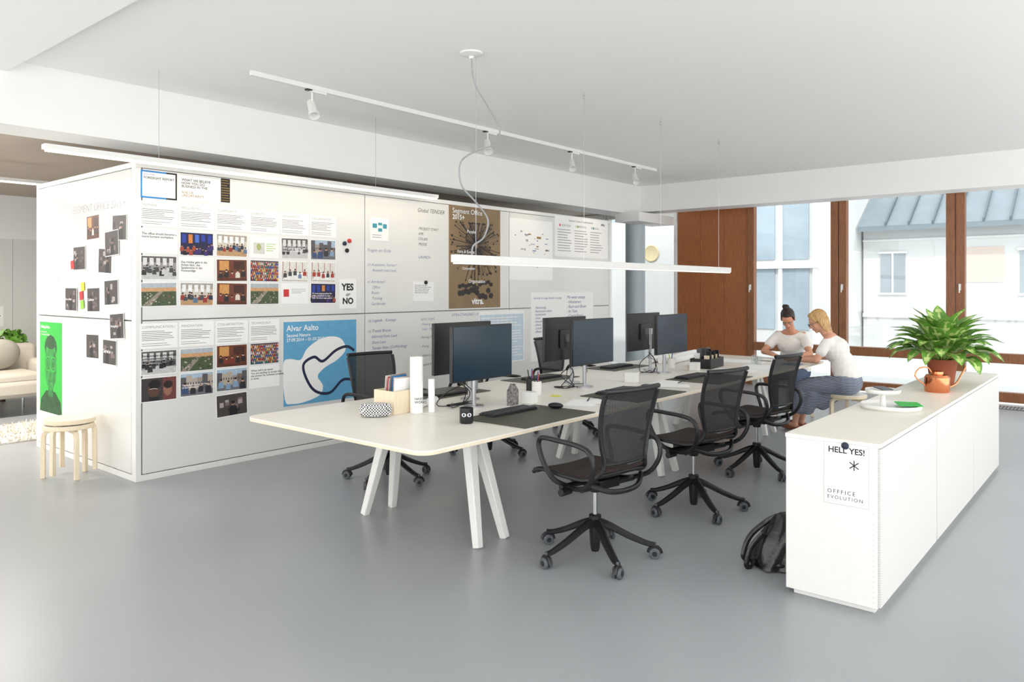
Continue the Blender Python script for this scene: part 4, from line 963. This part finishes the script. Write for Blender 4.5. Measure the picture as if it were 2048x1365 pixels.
nt.links.new(w.outputs[1],r.inputs[0]); nt.links.new(r.outputs[0],nt.nodes['Principled BSDF'].inputs['Base Color']); nt.nodes['Principled BSDF'].inputs['Roughness'].default_value=.9
sk=MB(); sk.cap((8.38,2.42,.56),(8.54,2.42,.56),.135)
for kx,s_ in ((8.60,1),(8.34,-1)):
    sk.cap((8.46+s_*.09,2.44,.54),(kx,2.85,.50),.105,.078); sk.cap((kx,2.85,.50),(kx+.03,2.88,.27),.075,.085)
sk.cap((8.46,2.5,.53),(8.47,2.84,.50),.1,.08); sk.cap((8.47,2.84,.5),(8.49,2.86,.27),.08,.09); sk.cap((8.42,2.5,.5),(8.40,2.66,.33),.1,.08); sk.cap((8.34,2.74,.42),(8.36,2.8,.26),.08,.07)
remesh(sk,'striped_skirt',STR,p2,off,.011,5)
for kx in (8.58,8.36):
    o=MB().ell((kx+.075,3.03,.036),(.042,.12,.034)).make('shoe',M('tan_leather',(150,92,60),.5),p2); o.location=-off
h=MB(); h.ell((0,-.03,.046),(.081,.093,.090),X=HX); h.ell((0,.022,.100),(.052,.046,.022),X=HX)
for s_ in (-1,1):
    h.cap((s_*.070,-.005,.03),(s_*.075,-.012,-.10),.018,.010,X=HX); h.cap((s_*.062,-.035,.0),(s_*.068,-.03,-.15),.026,.012,X=HX); h.cap((s_*.045,-.06,.0),(s_*.05,-.045,-.17),.032,.014,X=HX); h.cap((s_*.05,.045,.085),(s_*.073,.025,.02),.016,.009,X=HX)
for k,x_ in enumerate((-.035,-.012,.012,.035)): h.cap((x_,-.085,.0),(x_*1.2,-.06-.005*(k%2),-.165-.012*(k%2)),.032,.013,X=HX)
remesh(h,'hair',HAIRB,p2,off,.006,1)
face_parts(p2,off,HX,PINKR,HAIRB)
g=MB()
for s_ in (-1,1):
    g.tube([(s_*.032+.021*math.cos(t*pi/8),.0985,.006+.017*math.sin(t*pi/8)) for t in range(16)],.0018,6,closed=True,X=HX)
    g.tube([(s_*.052,.097,.008),(s_*.078,.06,.01),(s_*.082,-.005,.008)],.0018,6,X=HX)
g.tube([(-.011,.0985,.008),(.011,.0985,.008)],.0018,6,X=HX)
o=g.make('glasses',BLACK,p2); o.location=-off

# ------------------------------------------------------------------ light
wd=bpy.data.worlds.new('World'); SC.world=wd; wd.use_nodes=True
bgn=wd.node_tree.nodes['Background']; bgn.inputs[0].default_value=(1,.992,.98,1); bgn.inputs[1].default_value=3.0
sun=bpy.data.lights.new('sun','SUN'); sun.energy=2.4; sun.angle=.03; sun.color=(1,.96,.88); so=bpy.data.objects.new('sun',sun); COL.objects.link(so)
so.rotation_euler=Vector((.75,.25,-.95)).to_track_quat('-Z','Y').to_euler()
# ------------------------------------------------------------------ camera
cam=bpy.data.cameras.new('camera'); co=bpy.data.objects.new('camera',cam); COL.objects.link(co); SC.camera=co
cam.sensor_width=36; cam.lens=1513/2048*36; cam.shift_y=-(682.5-576)/2048
co.location=(0,0,1.57)
F=Vector((.767,.641,0)); co.rotation_euler=F.to_track_quat('-Z','Y').to_euler()
cam.clip_end=200
